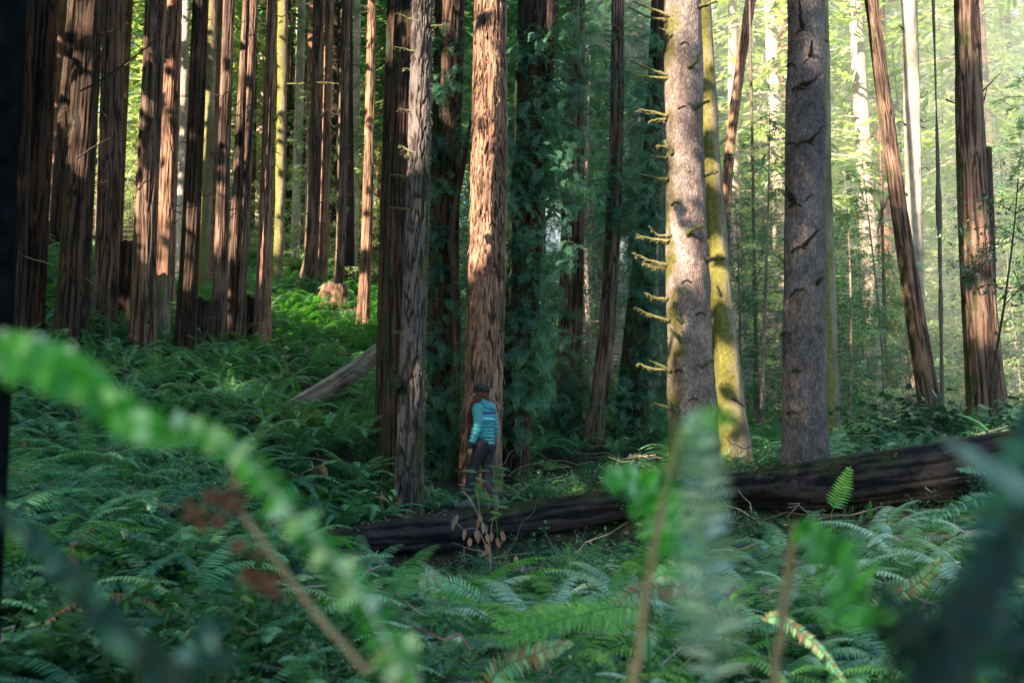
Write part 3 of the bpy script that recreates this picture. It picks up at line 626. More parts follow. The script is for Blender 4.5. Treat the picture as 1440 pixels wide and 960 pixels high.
# ------------------------------------------------------------------ background trees
def conifer_template(seed, h, nb, bl, mat, trunkmat, low=.08, leafL=.22, leafW=.05, nleaf=26, r=.3, droop=.35, spr=.3):
    rng = np.random.default_rng(seed)
    tb = MB(); k = np.linspace(0, 1, 14); pts = np.stack([.25*np.sin(k*2+seed), .2*np.cos(k*3+seed), k*h], -1); pts -= pts[0]
    tb.tube(pts, r * (1 - .9*k), n=12)
    cb = MB()
    for b in range(nb):
        u = low + (1 - low) * (b + rng.random()) / nb; z = u * h; c = np.array([np.interp(u, k, pts[:, 0]), np.interp(u, k, pts[:, 1]), z])
        az = rng.uniform(0, 2*np.pi); L = bl * (1 - u)**.6 * rng.uniform(.5, 1.15) + .3
        dr = rng.uniform(.1, droop); s = np.linspace(0, 1, 6)
        bp = c + np.stack([np.cos(az) * L * s, np.sin(az) * L * s, L * (.15 * s - dr * s**2)], -1)
        tb.tube(bp[::2], np.linspace(.02, .005, 3) * (h / 12)**.5, n=3)
        n = int(nleaf * L / bl) + 6; t0 = rng.random()
        for _ in range(n):
            q = rng.random()**.7; p = np.array([np.interp(q, s, bp[:, i]) for i in range(3)])
            sd = np.array([-math.sin(az), math.cos(az), 0]); w = L * spr * (1.1 - q)
            p = p + sd * rng.normal() * w + np.array([0, 0, -abs(rng.normal()) * .08 * L])
            d = sd * np.sign(rng.normal()) * rng.random() + np.array([math.cos(az), math.sin(az), -.35]) * .8 + rng.normal(size=3) * .25; d /= np.linalg.norm(d)
            up = np.array([0, 0, 1.]) + rng.normal(size=3) * .35; up /= np.linalg.norm(up)
            leaf(cb, p, d, up, leafL * rng.uniform(.6, 1.4), leafW * rng.uniform(.7, 1.3), np.clip(t0*.6 + rng.random()*.4 , 0, 1))
    return tb.mesh('trunk', trunkmat, True), cb.mesh('crown', mat)
def place_tree(tm, name, x, y, sc, label, cat, group, rz=None, dz=0):
    root = empty(name, (x, y, float(H(x, y)) - .1 + dz), label, cat, group, rz if rz is not None else R.uniform(0, 6.28)); root.scale = (sc,) * 3
    for nm, me in zip(('trunk', 'crown'), tm): obj(nm, me, root)
    return root
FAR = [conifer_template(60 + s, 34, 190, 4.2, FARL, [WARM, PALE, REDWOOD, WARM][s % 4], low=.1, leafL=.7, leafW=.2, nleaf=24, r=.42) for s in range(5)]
FARD = [conifer_template(70 + s, 34, 170, 3.6, HEML, [REDDARK, PALE, REDWOOD][s % 3], low=.2, leafL=.7, leafW=.2, nleaf=26, r=.42) for s in range(3)]
HEM = [conifer_template(80 + s, 9, 62, 2.5, HEML, DEADWOOD, low=.06, leafL=.13, leafW=.035, nleaf=210, r=.07, droop=.5, spr=.15) for s in range(3)]
HEMF = [conifer_template(90 + s, 11, 66, 2.8, FARL, DEADWOOD, low=.05, leafL=.17, leafW=.05, nleaf=150, r=.09, droop=.5, spr=.17) for s in range(3)]
SLIM = [conifer_template(130 + s, 32, 70, 2.6, FARL, [PALE, WARM, PALE, WARM][s], low=.2, leafL=.5, leafW=.13, nleaf=24, r=.26, droop=.5) for s in range(4)]
SLIMR = [conifer_template(140 + s, 32, 70, 2.6, HEML, [REDWOOD, WARM, REDDARK][s], low=.35, leafL=.5, leafW=.13, nleaf=24, r=.28, droop=.5) for s in range(3)]
placed = []
def try_far(n, pxr, dr, tms, name, labels, cat, group, scr=(.7, 1.2), mind=2.2):
    k = 0; tr = 0
    while k < n and tr < n * 30:
        tr += 1; d = R.uniform(*dr); px = R.uniform(*pxr); x = (px - 720) / FPX * d
        if 1285 < px < 1350: continue
        if any((x - a)**2 + (d - b)**2 < mind**2 for a, b in placed): continue
        placed.append((x, d)); sc = R.uniform(*scr)
        place_tree(tms[k % len(tms)], name, x, d, sc, labels, cat, group); k += 1
try_far(27, (0, 540), (32, 50), SLIMR, 'redwood_tree', 'slender straight redwood receding uphill behind the left trunks', 'redwood', 'slender redwoods receding uphill', mind=1.2)
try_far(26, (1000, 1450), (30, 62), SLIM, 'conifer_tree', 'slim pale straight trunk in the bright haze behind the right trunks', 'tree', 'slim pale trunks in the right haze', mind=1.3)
try_far(46, (-60, 700), (42, 95), FARD + FAR[:3], 'redwood_tree', 'distant sunlit conifer far up the slope behind the left trunks', 'tree', 'distant conifers behind the left trunks')
try_far(22, (540, 1000), (36, 80), FARD, 'redwood_tree', 'distant conifer glimpsed between the middle trunks', 'tree', 'distant conifers behind the middle trunks')
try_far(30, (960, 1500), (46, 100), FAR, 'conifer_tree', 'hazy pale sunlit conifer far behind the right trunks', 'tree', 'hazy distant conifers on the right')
try_far(17, (1020, 1460), (24, 42), HEM + HEMF, 'hemlock_tree', 'small feathery hemlock filling the bright gap behind the right trunks', 'tree', 'young hemlocks behind the right trunks', scr=(.6, 1.3), mind=1.8)
try_far(5, (1030, 1250), (20.5, 24), HEM, 'hemlock_tree', 'young dark teal hemlock standing behind the thick grey spruce', 'tree', 'young hemlocks near the grey spruce', scr=(.5, .75), mind=.9)
try_far(9, (560, 960), (22, 36), HEM, 'hemlock_tree', 'dark young hemlock in the shade between the middle trunks', 'tree', 'young hemlocks behind the middle trunks', scr=(.6, 1.1), mind=1.6)
try_far(9, (0, 520), (34, 48), HEMF, 'hemlock_tree', 'young sunlit hemlock on the upper slope between the left trunks', 'tree', 'young hemlocks on the upper left slope', scr=(.5, .8), mind=2)

# ------------------------------------------------------------------ undergrowth
avoid = [(TREE[k]['base'][0], TREE[k]['base'][1], pxsize(TREE[k]['wb'], TREE[k]['d']) * .5 + .12) for k in TREE]
LG = interp_path(np.array(mainlog), 60)
def ok(x, y, r=.35):
    for a, b, q in avoid:
        if (x-a)**2 + (y-b)**2 < (q + r*.4)**2: return False
    if np.min((LG[:, 0]-x)**2 + (LG[:, 1]-y)**2) < (.28 + r*.6)**2: return False
    return True
pts = []
cell = {}
def far_enough(x, y, m):
    i, j = int(x // 1), int(y // 1)
    for a in range(i-1, i+2):
        for b in range(j-1, j+2):
            for (p, q) in cell.get((a, b), ()):
                if (p-x)**2 + (q-y)**2 < m*m: return False
    return True
for _ in range(80000):
    d = 4.6 + 36 * R.random()**1.25; px = R.uniform(-500, 1940); x = (px - 720) / FPX * d
    m = .33 + .008 * d if px < 640 else .36 + .012 * d
    if not far_enough(x, d, m) or not ok(x, d): continue
    if px > 650 and d > 19 and R.random() < .5: continue
    if px < 430 and d < 7.6 and R.random() < .6: continue
    cell.setdefault((int(x // 1), int(d // 1)), []).append((x, d)); pts.append((x, d))
pts.sort(key=lambda q: q[1]); pts = np.array(pts)
FH = [mk_mesh('sword_fern', *q[:2], FERN, q[2]) for q in FT_HI]; FB = [mk_mesh('bright_fern', *q[:2], FERNB, q[2]) for q in FT_BR]; FPALE = [mk_mesh('silvery_fern', *q[:2], FERNP, q[2]) for q in FT_HI[:4]]
hz = H(pts[:, 0], pts[:, 1]); NI = 275; USED = []
def fern_scale(x, d):
    s = R.uniform(.55, 1.05); px = 720 + x / d * FPX
    if px < 600 and d > 9: s = R.uniform(.75, 1.2)
    if 9 < d < 14 and 420 < px < 960: s = R.uniform(.3, .55)
    if 10 < d < 14 and px >= 960: s *= .6
    if d < 9.5: s = R.uniform(.75, 1.25)
    if d < 6.2: s *= .8
    if 14 < d < 18 and 540 < px < 960: s *= .6
    return s
def zone(px, d):
    if d < 8.2:
        if px < 480: return 'dark sword fern at the near left beneath the blurred frond', 'ferns at the near left'
        if px < 960: return 'sword fern at the near centre in front of the rotten log', 'ferns at the near centre'
        return 'pale shining sword fern at the near right of the clearing', 'ferns at the near right'
    if d < 14:
        if px < 480: return 'dark teal sword fern on the shaded slope left of the long log', 'ferns on the lower left slope'
        if px < 960: return 'small fern growing just in front of the long fallen log', 'ferns in front of the long log'
        return 'bluish fern below the thick right end of the long log', 'ferns below the right end of the log'
    if px < 540: return 'shaded sword fern on the slope below the left redwoods', 'ferns on the upper left slope'
    return 'fern on the forest floor behind the long fallen log', 'ferns behind the long log'
rest = MB(); brt = MB()
for k, ((x, d), z) in enumerate(zip(pts, hz)):
    px = 720 + x / d * FPX; s = fern_scale(x, d); inview = -20 < px < 1460
    if inview and NI > 0:
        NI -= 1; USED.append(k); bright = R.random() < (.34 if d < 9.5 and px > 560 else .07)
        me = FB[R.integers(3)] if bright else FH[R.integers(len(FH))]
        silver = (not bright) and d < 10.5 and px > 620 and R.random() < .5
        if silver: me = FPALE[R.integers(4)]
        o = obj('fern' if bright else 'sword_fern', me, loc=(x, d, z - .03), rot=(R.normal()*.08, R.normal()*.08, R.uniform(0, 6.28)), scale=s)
        l, gname = zone(px, d)
        if silver: l = l.replace('pale shining ', '').replace('bluish ', '').replace('small ', ''); l = 'silvery ' + l
        tag(o, ('light green ' + l.replace('dark ', '').replace('pale shining ', '').replace('bluish ', '')) if bright else l, 'fern', gname)
rem = np.arange(len(pts))[~np.isin(np.arange(len(pts)), USED)]
# the rest of the ferns: one mass
used = 319
V_ = [np.array([pts[k, 0], pts[k, 1], hz[k] - .03]) for k in rem]
print('ferns', len(pts), 'rest', len(rem))
V_ = np.array(V_); md = np.arange(len(V_)) % len(FT_LO)
for m in range(len(FT_LO)):
    kk = md == m; n = kk.sum()
    sc = np.array([fern_scale(a, b) for a, b in V_[kk][:, :2]])
    q = V_[kk]; pxx = 720 + q[:, 0] / q[:, 1] * FPX; br = ((pxx > 370) & (pxx < 620) & (q[:, 1] > 22) & (R.random(n) < .7)) | (R.random(n) < .08)  # sun on the upper slope painted as a lighter fern colour
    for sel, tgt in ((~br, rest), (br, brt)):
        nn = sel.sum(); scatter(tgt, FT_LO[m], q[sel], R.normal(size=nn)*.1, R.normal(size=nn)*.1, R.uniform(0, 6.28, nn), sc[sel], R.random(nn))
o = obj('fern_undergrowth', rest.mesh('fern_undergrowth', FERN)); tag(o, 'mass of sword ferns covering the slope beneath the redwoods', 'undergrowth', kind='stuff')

o = obj('sun_tinted_ferns', brt.mesh('sun_tinted_ferns', FERNB)); tag(o, 'ferns tinted light yellow-green to suggest sun on the slope', 'undergrowth', kind='stuff')
tw = MB()
for _ in range(420):
    d = 5 + 24 * R.random(); px = R.uniform(0, 1440); x = (px - 720) / FPX * d; L = R.uniform(.3, 1.4); a_ = R.uniform(0, 6.28)
    q = np.stack([x + np.cos(a_)*L*np.linspace(0, 1, 6), d + np.sin(a_)*L*np.linspace(0, 1, 6), np.zeros(6)], -1) + R.normal(size=(6, 3)) * .03
    q[:, 2] += H(q[:, 0], q[:, 1]) + R.uniform(.05, .3) + np.linspace(0, R.uniform(-.1, .35), 6); r_ = R.uniform(.003, .011); tw.tube(q, np.linspace(r_, r_*.4, 6), n=5, t=R.random())
o = obj('fallen_twigs', tw.mesh('fallen_twigs', DEADWOOD, True)); tag(o, 'dead twigs and thin sticks strewn among the ferns', 'twigs', kind='stuff')
# low leafy ground cover
def twiggy_template(seed, h, nst, nl, L, W, broad=False, spread=.5):
    rng = np.random.default_rng(seed); mb = MB()
    for k in range(nst):
        az = rng.uniform(0, 6.28); l = rng.uniform(.1, spread); hh = h * rng.uniform(.5, 1.1); s = np.linspace(0, 1, 7)
        q = np.stack([np.cos(az)*l*s**1.5, np.sin(az)*l*s**1.5, hh*s - .15*h*s**3], -1) + rng.normal(size=(7, 3)) * .012 * h
        mb.tube(q[::2], np.linspace(.005, .0018, 4) * max(1, h), n=3, t=.1)
        for j in range(nl):
            u = .25 + .75 * (j + rng.random()) / nl; p = np.array([np.interp(u, s, q[:, i]) for i in range(3)])
            d = np.array([*(rng.normal(size=2)), rng.normal()*.35]); d /= np.linalg.norm(d); up = np.array([0, 0, 1.]) + rng.normal(size=3)*.35; up /= np.linalg.norm(up)
            p = p + d * rng.uniform(0, L)
            (ovate if broad else leaf)(mb, p, d, up, L*rng.uniform(.6, 1.25), W*rng.uniform(.7, 1.2), np.clip(rng.random()*.8 + .3*(u-.5), 0, 1))
    return mb.arrays()
HU = [twiggy_template(s, .6, 16, 20, .042, .026, spread=.4) for s in range(100, 104)]
SA = [twiggy_template(s, .55, 10, 10, .10, .062, broad=True, spread=.45) for s in range(110, 114)]
SAM = [mk_mesh('salal_shrub', *q[:2], SALAL, q[2]) for q in SA]; HUM = [mk_mesh('huckleberry_shrub', *q[:2], HUCK, q[2]) for q in HU]
gc = MB(); n = 1900; d = 5 + 26 * R.random(n)**1.2; px = R.uniform(-60, 1500, n); x = (px - 720) / FPX * d
k = np.array([ok(a, b, .1) for a, b in zip(x, d)]) & ((d > 11) | (R.random(n) < .3)); x, d = x[k], d[k]; z = H(x, d)
for m in range(4):
    kk = np.arange(len(x)) % 4 == m; c = kk.sum()
    scatter(gc, HU[m], np.stack([x[kk], d[kk], z[kk]-.03], -1), R.normal(size=c)*.15, R.normal(size=c)*.15, R.uniform(0, 6.28, c), R.uniform(.4, .85, c), R.random(c))
o = obj('ground_cover', gc.mesh('ground_cover', HUCK)); tag(o, 'tangle of small-leaved plants covering the forest floor between the ferns', 'ground cover', kind='stuff')
def shrub(me, name, px, py, dd, sc, label, group, cat='shrub'):
    p = P(px, py, dd); o = obj(name, me, loc=(p[0], p[1], float(H(p[0], p[1])) - .02), rot=(0, 0, R.uniform(0, 6.28)), scale=sc)
    tag(o, label, cat, group); return o
for px, dd, s in [(150,6.2,1.1),(230,6.0,1.2),(300,6.3,1.2),(370,6.4,1.1),(190,5.4,1.1),(270,5.3,1.1),(110,6.8,1.1),(60,5.6,1.1),(340,5.6,1.1),(420,5.8,1.),(240,7.4,.9),(400,7.6,.8),(590,5.6,.9),(650,5.2,.8),(540,5.9,.9),(150,7.6,.9)]:
    shrub(SAM[R.integers(4)], 'salal_shrub', px, 900, dd, s, 'broad-leaved glossy shrub in the dark lower left corner of the clearing' if px < 500 else 'broad-leaved shrub in front of the rotten log at the near centre', 'glossy shrubs near the camera')
for px, dd, s in [(180,10.5,1.1),(230,10.2,1.25),(280,10.4,1.3),(320,10.8,1.2),(250,11.4,1.2),(350,11.5,1.),(300,9.6,1.),(150,11,1.)]:
    shrub(HUM[R.integers(4)], 'huckleberry_shrub', px, 700, dd, s, 'fine-leaved grey-green bush on the slope behind the rusty leaf stalk', 'fine-leaved bushes on the left slope')
for px, dd, s in [(745,15.6,.9),(790,15.2,.9),(830,15.4,1.),(880,15.2,1.),(920,15.6,1.),(700,15.5,.7),(860,16.2,1.),(940,14.8,.9)]:
    shrub(HUM[R.integers(4)], 'huckleberry_shrub', px, 700, dd, s, 'fine-leaved bush growing behind the log between the hiker and the scaly spruce', 'fine-leaved bushes behind the log')
for px, dd, s in [(810,8.6,1.3),(770,9,1.1),(850,9.2,1.1),(800,10.3,.9)]:
    shrub(HUM[R.integers(4)], 'huckleberry_shrub', px, 800, dd, s, 'dark upright fine-leaved bush in front of the middle of the long log', 'fine-leaved bushes before the log')
for px, dd, s in [(1090,11.0,1.),(1070,11.1,.9),(1030,11.4,.9)]:
    shrub(SAM[R.integers(4)], 'salal_shrub', px, 700, dd, s*.9, 'leafy green shoots rising against the long log right of the moss-covered trunk', 'leafy shoots against the log')
for px, dd, s in [(1290,15.5,1.6),(1330,15.2,1.7),(1250,15.8,1.5),(1360,15,1.3),(1410,14.8,1.5),(1215,16.5,1.4)]:
    shrub(mk_mesh('rhododendron_shrub', *SA[R.integers(4)][:2], BLUEL, SA[0][2] if False else None), 'rhododendron_shrub', px, 620, dd, s, 'blue-green glossy shrub behind the log beside the foot of the leaning trunk', 'glossy shrubs behind the right end of the log')

for px, dd, s in [(800,13.5,.6),(850,13.4,.6),(895,13.6,1.),(925,13.5,1.2),(940,13.3,1.4),(980,13.0,1.4),(1010,12.8,1.2),(1030,12.4,1.),(400,12.4,1.1),(370,12.2,1.2),(340,12.3,1.2),(430,12.6,.8),(735,13.4,.7),(960,13.6,1.1),(1005,13.3,1.)]:
    shrub(HUM[R.integers(4)], 'huckleberry_shrub', px, 700, dd, s, 'fine-leaved bush growing up against the front of the long log', 'fine-leaved bushes touching the log')
for px, dd, s in [(330,12.,.8),(385,12.3,.8),(420,12.4,.7),(690,13.5,.5),(640,13.4,.45),(780,13.,.6),(870,13.,.65),(930,12.7,.7),(1020,12.2,.7),(1080,11.6,.55),(1250,10.6,.6),(1330,10.4,.8),(1400,10.2,.9),(510,14.6,.7),(480,14.8,.8),(545,14.8,.7),(610,14.9,.6),(640,15.1,.6),(450,14.6,.8),(715,15.2,.5),(740,15.6,.6)]:
    shrub(FH[R.integers(len(FH))], 'sword_fern', px, 700, dd, s, 'sword fern growing beside the long dark fallen log', 'ferns beside the long log', 'fern')
# hanging rhododendron branches at right, on a slender bent sapling
root_p = P(1392, 552, 15.4); root_p[2] = float(H(root_p[0], root_p[1]))
sap = empty('rhododendron_tree', root_p, 'slender curved sapling with glossy blue-green leaves in front of the snagged redwood', 'sapling')
stems = MB(); pth = [root_p, P(1394,550,15.4), P(1402,490,15.4), P(1412,430,15.4), P(1425,330,15.4), P(1432,250,15.3)]
stems.tube(interp_path(pth, 24), np.linspace(.03, .008, 24), n=6)
lv = MB()
for path in [[(1425,330),(1400,318),(1370,322),(1340,330)],[(1428,300),(1400,285),(1380,290)],[(1412,430),(1440,400),(1470,380)],[(1428,300),(1450,290),(1475,300)],[(1425,340),(1400,345),(1375,355)],[(1416,410),(1395,400),(1370,405)],[(1400,345),(1360,375),(1330,372)],[(1430,270),(1450,250),(1480,240)],[(1425,380),(1445,420),(1470,450)],[(1430,320),(1455,345),(1480,350)],[(1400,318),(1385,370),(1350,392)]]:
    q = interp_path([P(a, b, 15.4 - .1*i) for i, (a, b) in enumerate(path)], 12); stems.tube(q, np.linspace(.009, .003, 12), n=4)
    for _ in range(75):
        p = q[R.integers(2, 12)] + R.normal(size=3) * [.09, .12, .07]; dd = R.normal(size=3) * [1, 1, .5] + [0, 0, -.2]; dd /= np.linalg.norm(dd); up = np.array([0, -.3, 1.]) + R.normal(size=3) * .3; up /= np.linalg.norm(up)
        ovate(lv, p, dd, up, R.uniform(.06, .11), .035, R.random())
add_child_mesh(sap, 'stem', stems, TWIG, True); add_child_mesh(sap, 'leaves', lv, BLUEL)

# single fronds, leafy twigs near the log
def lone_frond(px, py, px2, py2, d, mat, label, w=.1, droop=.5, name='fern_frond', npin=26, cat='fern frond', az=0, pitch=None, seg=2, rach=.004, gap=.85, stem=.12, face=0., grp=None, t=.5, curl=.25, nodes_=None, hang=0., ract=None, tv=.25):
    """flat frond whose midrib follows a 3D path; pinnae spread sideways in the plane facing the camera (face=0) or tilted"""
    pts = nodes_ if nodes_ is not None else [P(px, py, d), P((px+px2)/2, (py+py2)/2 , d-.02), P(px2, py2, d-.05)]
    q = interp_path(np.array(pts), npin); base = q[0].copy(); mb = MB(); rng = np.random.default_rng(int(px*7+py))
    rb = mb if ract is None else MB(); rb.tube(q, np.linspace(rach, rach*.5, npin), n=6, t=.3)
    Lt = np.linalg.norm(np.diff(q, axis=0), axis=1).sum(); sp = Lt / npin; tan = np.gradient(q, axis=0); tan /= np.linalg.norm(tan, axis=1)[:, None]
    for k in range(npin):
        u = k / (npin - 1)
        if u < stem: continue
        u2 = (u - stem) / (1 - stem); pl = w * min(1, (u2 + .15) * 3)**.6 * (1 - u2)**.5 * 1.1 + w * .05
        view = np.array([0, -1., .0]) * math.cos(face) + np.array([0, 0, 1.]) * math.sin(face); view -= tan[k] * view.dot(tan[k]); view /= np.linalg.norm(view)
        sd = np.cross(tan[k], view)
        for sg in (-1, 1):
            pd = sg * sd * .93 + tan[k] * .3 - view * rng.uniform(-curl, curl) + np.array([0, 0, -hang]); pd /= np.linalg.norm(pd); nr = view + rng.normal(size=3) * .25; sv = np.cross(pd, nr); sv /= np.linalg.norm(sv); W = sp * gap
            a = q[k]; b = a + pd*pl*.5; c = a + pd*pl - np.array([0, 0, pl*.12]); tt = t + rng.uniform(-tv, tv); pl = pl * rng.uniform(.85, 1.12)
            mb.add([a - sv*W*.35, a + sv*W*.45, b + sv*W*.45, b - sv*W*.45], [[0,1,2,3]], tt); mb.add([b - sv*W*.45, b + sv*W*.45, c + sv*W*.06, c - sv*W*.06], [[0,1,2,3]], tt)
    V, F, T = mb.arrays(); o = obj(name, mk_mesh(name, V - base, F, mat, T), loc=base); tag(o, label, cat, grp)
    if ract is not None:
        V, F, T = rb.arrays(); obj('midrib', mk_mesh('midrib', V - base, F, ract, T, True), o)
    return o
lone_frond(1168,724,1196,656,10.8,FERNB,'single upright bright green fern frond standing against the long dark log',w=.12,t=.7,npin=18)
lone_frond(1222,732,1224,703,10.6,FERNB,'tiny fern frond right of the single upright frond before the log',w=.035,npin=14,t=.4)
for a in [(1240,738,1330,690),(1250,745,1318,742)]:
    pass
# frond stems for these come out of the ground
def to_ground(p):
    q = np.array(p); return np.array([q[0], q[1], float(H(q[0], q[1]))])
HERO = [
 # sharp-ish near fronds in the lower middle
 ('broad silvery fern frond arching up from the bottom edge at centre', [(690,960),(760,915),(805,905)], 4.6, FERN, .085, .9, .9),
 ('bright green fern frond spreading left at the bottom centre', [(870,880),(780,862),(690,880)], 5.2, FERNB, .10, .8, .6),
 ('bright green fern frond lying flat above the silvery one', [(900,860),(800,868),(700,905)], 4.9, FERNB, .09, .9, .7),
 ('thin upright frond with pale tip left of the dry leaf twig', [(660,900),(650,850),(615,812)], 7.4, FERN, .10, .4, .8),
 ('long arching frond reaching left over the rotten log', [(700,880),(640,820),(560,830)], 7.2, FERN, .09, .9, .8),
 ('drooping frond hanging to the left of the rotten log end', [(650,870),(600,810),(625,890)], 7.0, FERN, .07, .4, .7),
 ('pale diagonal frond crossing the ferns at lower right', [(1080,870),(1140,900),(1190,960)], 5.0, FERN, .05, .9, 1.0),
 ('frond arching left above the log end at far right', [(1440,680),(1390,662),(1345,660)], 7.4, FERN, .08, .9, .6),
 ('feathery frond below the log end at far right', [(1440,720),(1380,700),(1300,735)], 7.2, FERN, .09, .9, .6),
 ('glossy frond drooping over the ferns at right of centre', [(1010,860),(960,800),(915,815)], 6.0, FERN, .10, .7, 1.0),
 ('glossy pale frond fanning out right of centre', [(960,830),(905,830),(850,850)], 6.4, FERN, .10, .9, 1.0),
 ('pale frond pointing up right in the ferns at right', [(1230,860),(1290,820),(1330,780)], 6.6, FERN, .07, .6, .95),
]
for lab, pp, d, mat, w, face, t in HERO:
    ps = [P(a, b, d - .06*i) for i, (a, b) in enumerate(pp)]
    g0 = ps[0] + np.array([.05, .1, -.35]); ps = [g0] + ps
    lone_frond(0, 0, 0, 0, d, mat, lab, w=w, npin=46, nodes_=ps, face=face, t=t, stem=.3, grp='single fronds standing out of the near ferns', curl=.15)

lit = MB()
for _ in range(900):
    u = R.random(); kk = int(u * 59); c = LG[kk] * (1 - (u*59 - kk)) + LG[min(59, kk+1)] * (u*59 - kk); r_ = float(np.interp(u, np.linspace(0, 1, len(mainr)), mainr)); t_ = R.normal() * .45
    p = c + np.array([R.normal()*.01, math.sin(t_)*r_*1.02, math.cos(t_)*r_*1.06 + .012]); dd = R.normal(size=3)*[1, 1, .25]; dd /= np.linalg.norm(dd)
    leaf(lit, p, dd, np.array([R.normal()*.3, R.normal()*.3, 1.]), R.uniform(.03, .09), R.uniform(.006, .03), R.random())
o = obj('leaf_litter', lit.mesh('leaf_litter', DRYL)); tag(o, 'dead needles and leaf litter lying along the top of the long log', 'litter', kind='stuff')
# dry leaf twig in front of the log
dry = MB(); dl = MB(); b0 = P(700, 905, 8.6); b0[2] = float(H(b0[0], b0[1])); dt = empty('dead_sapling', b0, 'thin stem with hanging tan dry leaves before the log below the hiker', 'dead sapling')
for path, w0 in [([None,(694,860),(690,800),(688,760),(676,730),(660,700),(650,690)],.009),([(690,785),(672,745),(650,743),(636,722)],.005),([(676,730),(672,700),(668,680)],.004),([(694,783),(715,780),(735,778),(755,775)],.004),([(690,760),(692,735),(700,715)],.004),([(694,860),(670,835),(640,815),(612,812)],.004)]:
    q = interp_path([b0 if c is None else P(*c, 8.6) for c in path], 16); dry.tube(q, np.linspace(w0, w0*.35, 16), n=5)
for a, b in [(637,728),(643,722),(658,745),(662,752),(675,728),(678,735),(676,745),(684,752),(690,768),(688,762),(683,765),(703,745),(698,755),(686,738),(690,748),(673,720),(715,785),(727,780),(733,790),(730,785),(740,806),(735,812),(613,812),(672,750),(700,748),(687,774)]:
    p = P(a, b, 8.6) + R.normal(size=3)*.01; dd = np.array([R.normal()*.35, R.normal()*.3, -1.]); dd /= np.linalg.norm(dd); up = np.array([R.normal()*.5, -1., .1]); up /= np.linalg.norm(up)
    ovate(dl, p, dd, up, R.uniform(.07, .1), .042, R.random())
add_child_mesh(dt, 'stem', dry, DEADWOOD, True); add_child_mesh(dt, 'dry_leaves', dl, DRYL)
# leafy green twig right in front of the hiker's legs
b0 = P(700, 790, 8.9); b0[2] = float(H(b0[0], b0[1])); dt = empty('leafy_sapling', b0, 'slim sapling with a few pale green leaves in front of the hiker legs', 'sapling'); st = MB(); lf = MB()
for path in [[None,(700,760),(695,700),(700,665),(712,660)],[(696,700),(680,690),(672,688)],[(697,690),(715,690),(730,695)],[(700,668),(690,657),(680,654)]]:
    q = interp_path([b0 if c is None else P(*c, 8.9) for c in path], 12); st.tube(q, np.linspace(.005, .002, 12), n=4)
for a, b in [(668,672),(676,680),(700,684),(690,676),(708,672),(664,690),(684,700),(704,704),(720,684),(660,700),(672,664),(698,668),(684,655),(690,662),(700,658),(712,660),(680,688),(674,692),(690,690),(712,690),(728,694),(718,700),(698,712),(690,720),(705,725),(676,700),(700,676)]:
    p = P(a, b, 8.9); dd = np.array([R.choice([-1, 1]), R.normal()*.4, R.normal()*.2]); dd /= np.linalg.norm(dd); up = np.array([0, -.55, 1.]) + R.normal(size=3)*.2; up /= np.linalg.norm(up)
    ovate(lf, p, dd, up, R.uniform(.09, .14), .05, .5 + .5*R.random())
add_child_mesh(dt, 'stem', st, STEMG, True); add_child_mesh(dt, 'leaves', lf, SALAL)

# ------------------------------------------------------------------ blurred foreground
G1 = 'out-of-focus plants right in front of the camera'
FG = leaf_mat('near_frond_leaf', [(.05, (.012, .11, .015)), (.4, (.04, .30, .035)), (.7, (.13, .5, .07)), (.85, (.6, .8, .55))], trans=.35, rough=.35, tcol=(1.3, 1.8, .6))  # palest ramp stop paints sky sheen on some pinnae
FGD = leaf_mat('near_dark_frond_leaf', [(.05, (.002, .018, .014)), (.6, (.006, .05, .035)), (.85, (.03, .15, .11)), (.95, (.2, .32, .27))], trans=.15, rough=.5, spec=.3)
FGP = leaf_mat('near_pale_frond_leaf', [(.05, (.07, .17, .13)), (.5, (.2, .33, .29)), (.95, (.45, .58, .55))], trans=.25, rough=.35, spec=.8)
def near(pp, d0, d1):
    n = len(pp); return [P(a, b, d0 + (d1 - d0) * i / (n - 1)) for i, (a, b) in enumerate(pp)]
gnd = lambda x, y: np.array([x, y, 0.05])
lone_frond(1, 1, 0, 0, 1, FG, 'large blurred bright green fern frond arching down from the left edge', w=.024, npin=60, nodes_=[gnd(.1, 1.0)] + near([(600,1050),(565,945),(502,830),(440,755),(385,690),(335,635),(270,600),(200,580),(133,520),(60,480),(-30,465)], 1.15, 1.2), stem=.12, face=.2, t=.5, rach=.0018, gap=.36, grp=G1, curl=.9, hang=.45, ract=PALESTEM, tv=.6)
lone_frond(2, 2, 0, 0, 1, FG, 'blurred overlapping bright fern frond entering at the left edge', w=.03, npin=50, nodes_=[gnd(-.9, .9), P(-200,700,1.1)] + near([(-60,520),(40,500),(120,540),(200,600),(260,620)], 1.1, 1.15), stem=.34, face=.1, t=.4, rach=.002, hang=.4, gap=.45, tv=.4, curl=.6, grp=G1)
lone_frond(3, 2, 0, 0, 1, FGD, 'blurred dark teal frond crossing the lower left corner', w=.022, npin=40, nodes_=[gnd(-.05, .8)] + near([(330,1060),(250,960),(150,870),(70,780),(-30,690)], 1.0, 1.05), stem=.2, face=.3, t=.7, rach=.002, gap=.4, tv=.5, curl=.6, grp=G1)
lone_frond(4, 2, 0, 0, 1, FGP, 'blurred pale grey-green upright frond right of centre', w=.058, npin=38, nodes_=[gnd(.29, 1.5), P(1003,1150,1.5)] + near([(1003,960),(998,850),(992,740),(985,640),(978,575)], 1.5, 1.5), stem=.33, face=.0, t=.5, rach=.0028, gap=.28, curl=.8, tv=.6, grp=G1)
